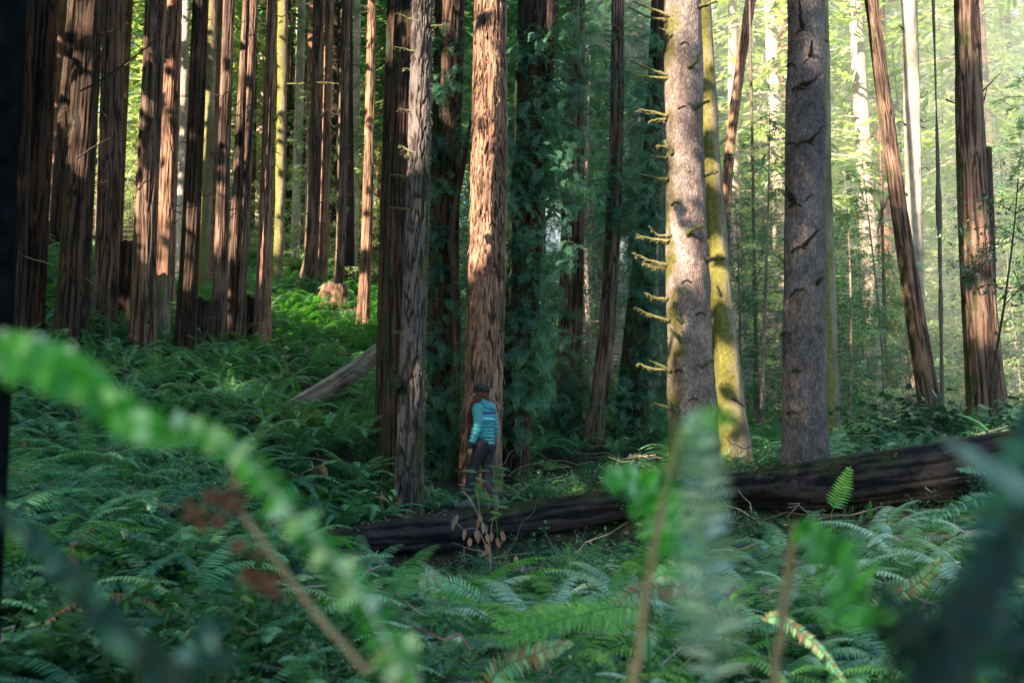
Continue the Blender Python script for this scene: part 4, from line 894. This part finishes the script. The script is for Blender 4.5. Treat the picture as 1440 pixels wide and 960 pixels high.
lone_frond(5, 2, 0, 0, 1, FG, 'blurred green leafy frond tip beside the tan stalk at right of centre', w=.035, npin=18, gap=.42, curl=.7, tv=.4, nodes_=near([(925,700),(960,640),(985,600),(1010,588),(1030,575)], 1.3, 1.3), stem=.0, face=.3, t=.6, rach=.002, grp=G1)
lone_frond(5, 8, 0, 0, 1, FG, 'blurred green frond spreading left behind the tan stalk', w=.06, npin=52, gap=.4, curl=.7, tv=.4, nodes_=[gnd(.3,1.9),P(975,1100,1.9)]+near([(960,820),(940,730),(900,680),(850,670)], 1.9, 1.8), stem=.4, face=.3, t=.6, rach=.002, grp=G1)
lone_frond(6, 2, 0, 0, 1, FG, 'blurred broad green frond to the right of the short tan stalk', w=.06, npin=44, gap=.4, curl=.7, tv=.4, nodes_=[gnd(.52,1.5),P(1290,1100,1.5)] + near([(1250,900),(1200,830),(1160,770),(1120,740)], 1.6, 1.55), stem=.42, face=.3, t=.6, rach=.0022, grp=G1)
lone_frond(7, 2, 0, 0, 1, FGD, 'blurred dark frond rising from the lower right corner', w=.06, npin=34, nodes_=[gnd(.52, 1.3)] + near([(1340,1060),(1370,930),(1400,800),(1430,690),(1465,590),(1490,520)], 1.35, 1.4), stem=.2, face=.2, t=.6, rach=.004, gap=.42, hang=.4, grp=G1)
lone_frond(8, 2, 0, 0, 1, FGD, 'blurred dark frond filling the right edge', w=.035, npin=30, gap=.35, nodes_=[gnd(.5, .9)] + near([(1430,1060),(1455,940),(1480,820),(1510,700)], 1.1, 1.2), stem=.25, face=.1, t=.2, rach=.003, grp=G1)
lone_frond(9, 2, 0, 0, 1, FGP, 'blurred frond with pale blotches leaning in from the right edge', w=.018, npin=34, nodes_=[gnd(.6, 1.2), P(1520,1000,1.1)] + near([(1500,800),(1450,700),(1380,650),(1330,620)], 1.1, 1.05), stem=.35, face=.5, t=.2, rach=.003, gap=.45, grp=G1)
lone_frond(9, 4, 0, 0, 1, FGD, 'blurred dark frond slanting up at the lower right', w=.03, npin=34, nodes_=[gnd(.36, .95)] + near([(1270,1060),(1300,960),(1350,870),(1400,790),(1460,700)], .9, .95), stem=.2, face=.5, t=.3, rach=.0015, gap=.4, grp=G1)
def stalk(name, pp, d0, d1, r0, r1, label, mat=TANSTEM, foot=True):
    q = near(pp, d0, d1)
    if foot: q = [np.array([q[0][0], q[0][1], .05])] + q
    base = q[0]; mb = MB(); mb.tube(interp_path(np.array(q), 40), np.linspace(r0, r1, 40), n=8)
    V, F, T = mb.arrays(); o = obj(name, mk_mesh(name, V - base, F, mat, T, True), loc=base); tag(o, label, 'stalk', G1); return o
stalk('plant_stalk', [(890,1050),(897,940),(908,840),(930,720),(952,625),(985,575)], 1.6, 1.6, .006, .0045, 'tall blurred tan stalk curving up right of centre')
stalk('plant_stalk', [(1092,1050),(1098,900),(1108,810),(1120,735)], 1.6, 1.6, .006, .007, 'short blurred tan stalk broken off at its top')
s_ = stalk('plant_stalk', [(560,1040),(510,940),(450,870),(390,790),(335,715)], 1.5, 1.5, .005, .004, 'blurred tan stalk with rusty leaves slanting up to the left')
rl = MB()
for a, b, n in [(300,715,14),(325,705,8),(370,815,9),(340,765,4),(385,830,6),(290,735,6)]:
    for _ in range(n):
        p = P(a + R.normal()*12, b + R.normal()*9, 1.5 + R.normal()*.01); dd = R.normal(size=3); dd /= np.linalg.norm(dd); up = np.array([R.normal()*.4, -1, R.normal()*.4]); up /= np.linalg.norm(up)
        ovate(rl, p, dd, up, .022, .013, R.random())
add_child_mesh(s_, 'rusty_leaves', rl, RUSTL)
# near dark trunk at the left edge
V, F, T, b = make_trunk([np.array([-1.44, 3.0, -.1]), np.array([-1.405, 3.0, 1.5]), np.array([-1.46, 3.0, 6.])], .085, .06, 48, 160, 'redwood', 3.3, flare=.1)
rt = empty('redwood_sapling', b, 'blurred black young trunk right at the left edge of the view', 'tree'); obj('trunk', mk_mesh('trunk', V, F, plain_mat('black_bark', (.006, .007, .008), rough=1, spec=0, noise=.5, sc=20), T, True), rt)

# thin bare twigs in mid air at left, attached to trees
branch('T4', [(152,110),(185,85),(215,52),(250,18)], 2.4, 1.2, MOSSTWIG, front=1.2)  # yellow moss colour paints the sun highlight on this bare twig
branch('T3', [(112,128),(150,108),(200,72),(225,50)], 3, 1.4, TWIG, front=2)
branch('T2', [(20,356),(60,368),(100,380),(130,398)], 1.8, 1.2, DEADWOOD, front=2.4)
branch('T3', [(108,222),(135,205),(160,192)], 3, 1, TWIG, front=1.5)
branch('T16', [(385,118),(420,118),(450,116),(478,118)], 3, 1, MOSSTWIG, front=1.2, beard=60)

# ------------------------------------------------------------------ hiker
def skin_body(name, chains, mat, parent, sub=2):
    """chains: list of lists of (pos, radius) sharing joints by name"""
    verts = []; rads = []; edges = []; idx = {}
    for ch in chains:
        prev = None
        for (nm, p, r) in ch:
            if nm not in idx: idx[nm] = len(verts); verts.append(p); rads.append(r)
            i = idx[nm]
            if prev is not None: edges.append((prev, i))
            prev = i
    me = bpy.data.meshes.new(name); me.from_pydata(verts, edges, []); o = bpy.data.objects.new(name, me); COL.objects.link(o)
    md = o.modifiers.new('s', 'SKIN'); md.use_smooth_shade = True
    for v, r in zip(me.skin_vertices[0].data, rads): v.radius = (r, r) if np.isscalar(r) else r
    me.skin_vertices[0].data[0].use_root = True
    ss = o.modifiers.new('u', 'SUBSURF'); ss.levels = sub; ss.render_levels = sub
    dg = bpy.context.evaluated_depsgraph_get(); me2 = bpy.data.meshes.new_from_object(o.evaluated_get(dg)); o.modifiers.clear(); o.data = me2
    me2.materials.clear(); me2.materials.append(mat); o.parent = parent; return o
SKINM = plain_mat('skin', (.42, .24, .18), rough=.5, noise=.06); HAIR = plain_mat('auburn_hair', (.11, .04, .022), rough=.5, sc=40, noise=.5)
BEANIE = plain_mat('knit_wool', (.005, .014, .02), rough=1, sc=60, noise=.4); PANTS = plain_mat('dark_leggings', (.022, .025, .04), rough=.7); SHOE = plain_mat('grey_shoe', (.10, .12, .15), rough=.6); GLOVE = plain_mat('dark_glove', (.02, .022, .03), rough=.8)
def jacket_mat(stripes):
    m = bpy.data.materials.new('puffy_jacket'); nt, ns, lk = nodes(m); tc = ns.new('ShaderNodeTexCoord'); sp = ns.new('ShaderNodeSeparateXYZ'); lk.new(tc.outputs['Object'], sp.inputs[0])
    mr = N(ns, 'ShaderNodeMapRange'); mr.inputs['From Min'].default_value = .8; mr.inputs['From Max'].default_value = 1.5; lk.new(sp.outputs['Z'], mr.inputs['Value'])
    teal = (.03, .27, .34)
    st = [(0, teal), (1, teal)]
    if stripes: st = [(0, teal), (.535, teal), (.54, (.2, .6, .75)), (.585, (.2, .6, .75)), (.59, (.02, .25, .65)), (.64, (.02, .25, .65)), (.645, (.03, .03, .08)), (.675, (.03, .03, .08)), (.68, teal)]
    rp = ramp(ns, st); rp.color_ramp.interpolation = 'LINEAR'; lk.new(mr.outputs[0], rp.inputs[0])
    nz = N(ns, 'ShaderNodeTexNoise'); nz.inputs['Scale'].default_value = 14; nz.inputs['Detail'].default_value = 4; lk.new(tc.outputs['Object'], nz.inputs['Vector'])
    bp = ns.new('ShaderNodeBump'); bp.inputs['Distance'].default_value = .02; bp.inputs['Strength'].default_value = .6; lk.new(nz.outputs[0], bp.inputs['Height'])
    pb = ns.new('ShaderNodeBsdfPrincipled'); pb.inputs['Roughness'].default_value = .42; lk.new(rp.outputs[0], pb.inputs['Base Color']); lk.new(bp.outputs[0], pb.inputs['Normal'])
    o = ns.new('ShaderNodeOutputMaterial'); lk.new(pb.outputs[0], o.inputs[0]); return m
JK = jacket_mat(True); JKS = jacket_mat(False)
PD = 14.42; foot = P(680, 713, PD)
HK = empty('person', (foot[0], foot[1], foot[2]), 'hiker in teal puffer jacket and dark beanie standing on the long log', 'person', rz=math.radians(62)); 
k = 1.54 / 1.66; HK.scale = (k, k, k)
# local frame: +Y is where she faces, -X is her left
FL, FR = (-.09, .17), (.08, -.13)
body = [
 [('pelvis',(0,-.02,.86),(.135,.11)),('waist',(0,-.01,1.0),(.115,.09)),('chest',(0,0,1.2),(.15,.105)),('neckb',(0,.0,1.36),(.075,.07)),('neck',(0,.02,1.43),.048),('jaw',(-.005,.045,1.49),(.062,.072)),('head',(-.01,.03,1.56),(.074,.09)),('crown',(-.01,.02,1.63),(.05,.06))],
 [('jaw',(-.005,.045,1.49),.06),('nosel',(-.055,.115,1.53),.02),('nose',(-.07,.135,1.52),.011)],
 [('neckb',(0,0,1.36),.07),('shL',(-.16,0,1.335),.052),('elL',(-.205,-.03,1.08),.038),('wrL',(-.21,.06,.86),.025),('hdL',(-.215,.085,.80),(.018,.036))],
 [('neckb',(0,0,1.36),.07),('shR',(.16,0,1.335),.052),('elR',(.215,-.02,1.08),.038),('wrR',(.225,.06,.85),.025),('hdR',(.225,.08,.79),(.018,.036))],
 [('pelvis',(0,-.02,.86),.13),('hipL',(-.085,0,.80),.085),('knL',(-.09,.13,.45),.052),('anL',(FL[0],FL[1],.09),.034),('ftL',(FL[0],FL[1]+.02,.045),.034),('toL',(FL[0]-.03,FL[1]+.14,.03),(.036,.022))],
 [('pelvis',(0,-.02,.86),.13),('hipR',(.085,-.02,.80),.085),('knR',(.085,.0,.45),.052),('anR',(FR[0],FR[1],.09),.034),('ftR',(FR[0],FR[1]+.02,.045),.034),('toR',(FR[0]-.0,FR[1]+.14,.03),(.036,.022))]]
for sd, x0 in (('L', -.215), ('R', .225)):
    for i in range(4):
        yy = .062 + i*.016; ln = [.055, .068, .064, .05][i]
        body.append([('hd'+sd, (x0, .085, .80), .03), (f'f{sd}{i}a', (x0, yy+.004, .775), .010), (f'f{sd}{i}b', (x0+.004*(1 if sd=='L' else -1), yy+.008, .775-ln*.6), .009), (f'f{sd}{i}c', (x0+.012*(1 if sd=='L' else -1), yy+.012, .775-ln), .008)])
    body.append([('hd'+sd, (x0, .085, .80), .03), (f't{sd}a', (x0+.01, .115, .80), .011), (f't{sd}b', (x0+.014, .13, .765), .009)])
bo = skin_body('body', body, SKINM, HK)
def loft(name, rings, mat, n=40, cap=True):
    """rings: (center, a(vec half-axis), b(vec half-axis))"""
    mb = MB(); th = np.linspace(0, 2*np.pi, n, endpoint=False); V = []
    for c, a, b in rings: V.append(np.array(c) + np.cos(th)[:, None]*np.array(a) + np.sin(th)[:, None]*np.array(b))
    V = np.array(V); m = len(V); i, j = np.meshgrid(np.arange(m-1), np.arange(n), indexing='ij'); j2 = (j+1) % n
    mb.add(V.reshape(-1, 3), np.stack([i*n+j, i*n+j2, (i+1)*n+j2, (i+1)*n+j], -1).reshape(-1, 4)); return obj(name, mb.mesh(name, mat, True), HK)
def prof(z, zs, vs): return float(np.interp(z, zs, vs))
rings = []
for z in np.arange(.84, 1.405, .006):
    pf = .045 if z < 1.14 else .06; bul = .012 * abs(math.sin(math.pi * (z - .84) / pf))**.6
    rx = prof(z, [.84,.95,1.05,1.2,1.3,1.36,1.41], [.165,.15,.15,.18,.185,.13,.07]) + bul; ry = prof(z, [.84,.95,1.05,1.2,1.3,1.36,1.41], [.135,.118,.115,.135,.13,.10,.07]) + bul
    rings.append(((0, -.01, z), (rx, 0, 0), (0, ry, 0)))
loft('jacket', rings, JK, 56)
def limb(name, pts, rad, mat, puff=.0, step=.055, n=24, m=70):
    q = interp_path(np.array(pts), m); L = np.r_[0, np.cumsum(np.linalg.norm(np.diff(q, axis=0), axis=1))]; rr = np.interp(np.linspace(0, 1, m), np.linspace(0, 1, len(rad)), rad) + puff*np.abs(np.sin(np.pi*L/step))**.6
    mb = MB(); mb.tube(q, rr, n=n); return obj(name, mb.mesh(name, mat, True), HK)
limb('jacket_sleeve', [(-.13,-.005,1.35),(-.19,-.01,1.30),(-.225,-.035,1.08),(-.228,.05,.87)], [.045,.075,.058,.058,.045], JKS, .010)
limb('jacket_sleeve', [(.13,-.005,1.35),(.19,-.01,1.30),(.235,-.03,1.08),(.235,.05,.86)], [.045,.075,.058,.058,.045], JKS, .010)
rings = [((0, -.015, z), (prof(z, [.70,.78,.9,1.0], [.03,.155,.165,.14]), 0, 0), (0, prof(z, [.70,.78,.9,1.0], [.03,.12,.13,.11]), 0)) for z in np.linspace(.70, .96, 16)]
loft('legging_hip', rings, PANTS, 32)
# hood lying behind the neck
rings = []
for u in np.linspace(0, 1, 26):
    z = 1.30 + .16*u; w = math.sin(math.pi*min(1, .12+u*.80))**.6; bul = .008*abs(math.sin(math.pi*u*4))
    rings.append(((0, -.045 - .035*(1-u), z), (.128*w+bul, 0, .0), (0, .105*w+bul, .03)))
loft('hood', rings, JKS, 40)
limb('legging', [(-.07,-.01,.90),(-.09,.0,.80),(-.095,.13,.45),(FL[0],FL[1],.10)], [.10,.118,.098,.07,.068,.045], PANTS)
limb('legging', [(.07,-.03,.90),(.09,-.02,.80),(.09,.0,.45),(FR[0],FR[1],.10)], [.10,.118,.098,.07,.068,.045], PANTS)
for (fx, fy), tx in ((FL, -.03), (FR, 0)):
    rings = []
    for u in np.linspace(0, 1, 22):
        y = fy - .075 + .27*u; hgt = prof(u, [0,.08,.3,.55,.85,1], [.02,.05,.06,.04,.03,.008]); wd = prof(u, [0,.1,.4,.75,.93,1], [.015,.036,.042,.048,.036,.01])
        rings.append(((fx + tx*u, y, hgt*.9+.003), (wd, 0, 0), (0, 0, hgt)))
    loft('shoe', rings, SHOE, 24)
    limb('sock_cuff', [(fx, fy-.01, .07), (fx, fy, .16)], [.05, .046], SHOE, n=20, m=10)
# beanie, hair, ear, eyes
rings = []
for u in np.linspace(0, 1, 30):
    a = u * math.pi/2; z = 1.565 + .115*math.sin(a); w = math.cos(a)**.55 if u < 1 else .01; bul = .007 if u < .25 else 0
    rib = 1
    rings.append(((-.01, .028 - .012*u, z), ((.092+bul)*max(w, .02), 0, 0), (0, (.108+bul)*max(w, .02), .012)))
loft('beanie', rings, BEANIE, 48)
hb = MB()
for i_ in range(520):
    a = R.uniform(math.pi*.62, math.pi*2.2); x = -.01 + .078*math.cos(a); y = .02 + .088*math.sin(a)
    z = 1.585
    if a < math.pi*1.25: ex = (-.15 + R.normal()*.035, .13 + R.normal()*.03, 1.06 + R.uniform(0, .16)); md = (-.13+R.normal()*.015, .09+R.normal()*.02, 1.38)
    else: ex = (x*.8 + R.normal()*.015, y*.8, 1.36 + R.uniform(-.02, .05)); md = (x*1.0, y*1.05, 1.46)
    q = interp_path([(x, y, z), (x*1.12, y*1.08, 1.50), md, ex], 9); hb.tube(q, np.linspace(.006, .002, 9), n=3)
obj('hair', hb.mesh('hair', HAIR, True), HK)
for q in ((-.088, .035, 1.53),):
    mb = MB(); th = np.linspace(0, 2*np.pi, 14); mb.tube(np.stack([q[0]+0*th, q[1]+.014*np.cos(th), q[2]+.024*np.sin(th)], -1), .006, n=5); obj('ear', mb.mesh('ear', SKINM, True), HK)
EYE = plain_mat('eye', (.05, .04, .04), rough=.2)
for q in ((-.068, .095, 1.545), (-.025, .118, 1.545)):
    mb = MB(); z = np.linspace(-1, 1, 8); mb.tube(np.stack([q[0]+0*z, q[1]+0*z, q[2]+.008*z], -1), .008*np.sqrt(1.01-z**2), n=8); obj('eye', mb.mesh('eye', EYE, True), HK)
for x0 in (-.215, .225):
    rings = [((x0, .07 + .02*u, .87 - .09*u), (.024 + .004*u, 0, 0), (0, .036 + .008*math.sin(u*3), 0)) for u in np.linspace(0, 1, 8)]
    loft('glove', rings, GLOVE, 18)
gl = skin_body('glove_fingers', [c for c in body if c[0][0].startswith('hd')], GLOVE, HK, 1); gl.scale = (1.0, 1.0, 1.0)

# ------------------------------------------------------------------ canopy of unseen leaves added above and behind the camera to shape dappled shade
SUN_EL, SUN_AZ = math.radians(27), math.radians(40)     # from behind the camera, to the left
TS = np.array([-math.sin(SUN_AZ)*math.cos(SUN_EL), -math.cos(SUN_AZ)*math.cos(SUN_EL), math.sin(SUN_EL)])
A1 = np.array([math.cos(SUN_AZ), -math.sin(SUN_AZ), 0]); B1 = np.cross(A1, TS); B1 *= np.sign(B1[2])
PATCH = []
def patch(code, ys, r=.3, dx=0.):
    for y in ys:
        px, w = trunk_at(code, y); d = TREE[code]['d']; PATCH.append((P(px + dx*w, y, d - pxsize(w, d)/2), r))
patch('T25', [-20,10,40,70], .32); patch('T25', [185,215,240,265,290,315], .30); patch('T25', [345], .2, .1); patch('T25',[128,150],.2,-.2)
patch('T24', [10,30], .2, .1); patch('T24', [85,100], .16); patch('T24', [155], .12, .2)
patch('T26', [10,60,90,115], .17, .2); patch('T27', [225,245,320,335], .22, .25); patch('T27', [30], .15, .2)
patch('T28', [230,260,300,330], .16, -.3); patch('T29', [585], .16)
patch('T30', [0,30], .3); patch('T30', [255,280,310,340,365], .3); patch('T30',[60,150],.15,-.3)
patch('T31', [545,575,605,635,655], .34); patch('T31', [360,390], .25); patch('T31', [250,160], .2)
patch('T34', [330,400,470], .22); patch('T34', [600,630], .25); 
patch('T35', [30,70,110,150,190,230], .36); patch('T36', [0,40,80,140,170,200,230,280,310,340], .36); patch('T36', [380,410,500,530], .35)
patch('T37', [20,30], .2, -.1); patch('T37', [340,430,470], .22, .3)
patch('T13', [0,30,60,90,120], .2, -.2); patch('T13', [160,190,330,350,370,400], .17, -.25); patch('T10', [40,20,180,190], .13); patch('T10',[110,260,300],.14)
patch('T19', [60,90,200,230,260,300,330], .45); patch('T19', [400,430,450], .3); patch('T19',[10,140],.2)
patch('T18', [150,170,230,330,350,370], .4); patch('T17', [200,300,320,360,390], .35); patch('T16', [100,180,240,260,330,370], .4); patch('T15', [40,100,200,260],.5)
patch('T14', [20,60,90,100], .5); patch('T20', [60,150,250,330,400], .5); patch('T8', [30,120], .5)
patch('T6', [100,120,190,215,240,260,285], .2, -.05); patch('T6', [330,350,375,395,410], .18); patch('T6',[150],.15)
patch('T4', [10,55,75], .2, -.1); patch('T4', [190,215,300], .15, -.1); patch('T4', [340,370,395,415,440], .26, -.25)
patch('T3', [15,25,95,105,160,195,210,220], .16, .05); patch('T2', [10,18,85], .15, .1); patch('T5', [260,280], .12, .2); patch('T7', [300,345,365,390], .13, -.3); patch('T9', [290,300,20],.2)
patch('T12', [200,60], .1); patch('T22',[70],.1); patch('T23', [40,300],.07)
for px, py, d, r in [(470,425,29,1.),(450,385,33,1.4),(500,450,28.5,.7),(440,430,28,.6),(415,440,26,.45),(480,460,26.5,.5),(430,470,23,.25),(350,560,17,.15),(560,520,22,.3),(780,200,16.6,.12),(760,80,16.6,.2),(745,215,16.6,.15),(905,640,17,.2),(910,355,14,.12),
                     (830,480,28,1.),(840,420,30,1.),(650,300,25,.5),(1380,590,14,.2),(1230,690,11.5,.0),(860,650,16,.2),(900,655,15.5,.2),(745,650,16,.15)]:
    PATCH.append((P(px, py, d), r))
o_c = np.array([0, 20, 4.])
def ab(p): return (p @ A1, p @ B1)
cn = 230000; a = R.uniform(-34, 30, cn); b = R.uniform(-9, 19.5, cn); s = R.uniform(30, 42, cn)
# lower reach to the right: keep the bright right half open above
C = a[:, None]*A1 + b[:, None]*B1 + (TS * 1.0)[None] * (s[:, None])
no = 60000; ox = R.uniform(-24, -2, no); oy = R.uniform(4, 36, no); oz = 1.5 + .46*oy + 3 + R.uniform(0, 5, no)  # extra overhead leaves, added to dim the left slope
C = np.concatenate([C, np.stack([ox, oy, oz], -1)]); over = np.arange(len(C)) >= cn; cn = len(C); a = C @ A1; b = C @ B1
keep = np.ones(cn, bool)
edge = fbm(np.stack([a*.35, b*.35, 0*a+7], -1), 3)
fine = fbm(np.stack([a*2.6, b*2.6, 0*a+3], -1), 2); stray = R.random(cn) < .05
keep &= (b < 16.4 + 2.5*edge) | over
keep &= ~((edge > .52) & (b > 11)) | over
pa = np.array([ab(p) for p, r in PATCH]); pr = np.array([r for p, r in PATCH])
for (qa, qb), r in zip(pa, pr):
    dd = np.hypot(a - qa, b - qb); keep &= (dd > (r + .13) * (1 + .25*edge + .55*fine)) | stray  # holes cut along the sun rays to each chosen lit spot
# none may reach into the picture
el = (C[:, 2] - CAMZ) / np.maximum(C[:, 1], .01); keep &= ~((C[:, 1] > 0) & (el < .62) & ~over)
C = C[keep]; m = len(C); mb = MB()
big = MB()
d_ = R.normal(size=(m, 3)) * [1, 1, .5] + [0, 0, -.3]; d_ /= np.linalg.norm(d_, axis=1)[:, None]
u_ = TS[None] + R.normal(size=(m, 3)) * .35; sd = np.cross(d_, u_); sd /= np.linalg.norm(sd, axis=1)[:, None]
L_ = R.uniform(.25, .5, (m, 1)); W_ = R.uniform(.14, .28, (m, 1))
Vv = np.stack([C - d_*L_*.5, C + sd*W_*.5, C + d_*L_*.5, C - sd*W_*.5], 1).reshape(-1, 3)
mb.add(Vv, np.arange(m*4).reshape(-1, 4), np.repeat(R.random(m), 4))
o = obj('unseen_leaf_screen', mb.mesh('unseen_leaf_screen', SHADE_SCREEN)); tag(o, 'canopy of loose leaves added out of view to shape the sun patches', 'shade_screen', kind='stuff')

# haze hanging in the sunlit air beyond the near trees
hm = bpy.data.materials.new('haze'); nt, ns, lk = nodes(hm); vs = ns.new('ShaderNodeVolumeScatter'); vs.inputs['Color'].default_value = (.80, .94, 1., 1); vs.inputs['Density'].default_value = HAZE; vs.inputs['Anisotropy'].default_value = -.35
oo = ns.new('ShaderNodeOutputMaterial'); lk.new(vs.outputs[0], oo.inputs['Volume'])
mb = MB(); x0, x1, y0, y1, z0, z1 = 2.5, 110, 24.5, 170, -5, 45
mb.add([(x0,y0,z0),(x1,y0,z0),(x1,y1,z0),(x0,y1,z0),(x0,y0,z1),(x1,y0,z1),(x1,y1,z1),(x0,y1,z1)], [[0,3,2,1],[4,5,6,7],[0,1,5,4],[1,2,6,5],[2,3,7,6],[3,0,4,7]])
o = obj('haze', mb.mesh('haze', None)); o.data.materials.append(hm); tag(o, 'pale sunlit haze in the air among the distant trees', 'haze', kind='stuff')
# ------------------------------------------------------------------ light, sky, camera
sun = bpy.data.lights.new('sun', 'SUN'); sun.energy = 5.0; sun.angle = math.radians(.5); sun.color = (1., .80, .57)
so = bpy.data.objects.new('sun', sun); COL.objects.link(so); so.rotation_euler = Vector(TS).to_track_quat('Z', 'Y').to_euler()
wd = bpy.data.worlds.new('World'); S.world = wd; wd.use_nodes = True; ns = wd.node_tree.nodes; lk = wd.node_tree.links; bg = ns['Background']
sky = ns.new('ShaderNodeTexSky'); sky.sky_type = 'NISHITA'; sky.sun_disc = False; sky.sun_elevation = SUN_EL
sky.sun_rotation = math.atan2(TS[0], TS[1]); sky.dust_density = 1.; sky.air_density = 1.
tn = ns.new('ShaderNodeMix'); tn.data_type = 'RGBA'; tn.blend_type = 'MULTIPLY'; tn.inputs[0].default_value = 1; tn.inputs[7].default_value = (.92, 1.1, 1.08, 1); lk.new(sky.outputs[0], tn.inputs[6]); lk.new(tn.outputs[2], bg.inputs[0]); bg.inputs[1].default_value = .08
cam = bpy.data.cameras.new('camera'); co = bpy.data.objects.new('camera', cam); COL.objects.link(co); S.camera = co
co.location = (0, 0, CAMZ); co.rotation_euler = (math.pi/2 + TILT, 0, 0); cam.sensor_width = 36; cam.lens = 40; cam.clip_end = 2000; cam.clip_start = .05
cam.dof.use_dof = True; cam.dof.focus_distance = 15.5; cam.dof.aperture_fstop = 2.3; cam.dof.aperture_blades = 0
S.view_settings.view_transform = 'Standard'; S.view_settings.look = 'None'; S.view_settings.exposure = 0
S.render.engine = 'CYCLES'; S.cycles.use_denoising = True; S.cycles.max_bounces = 5; S.cycles.diffuse_bounces = 3; S.cycles.transmission_bounces = 3; S.cycles.sample_clamp_indirect = 4; S.cycles.film_exposure = 4.8
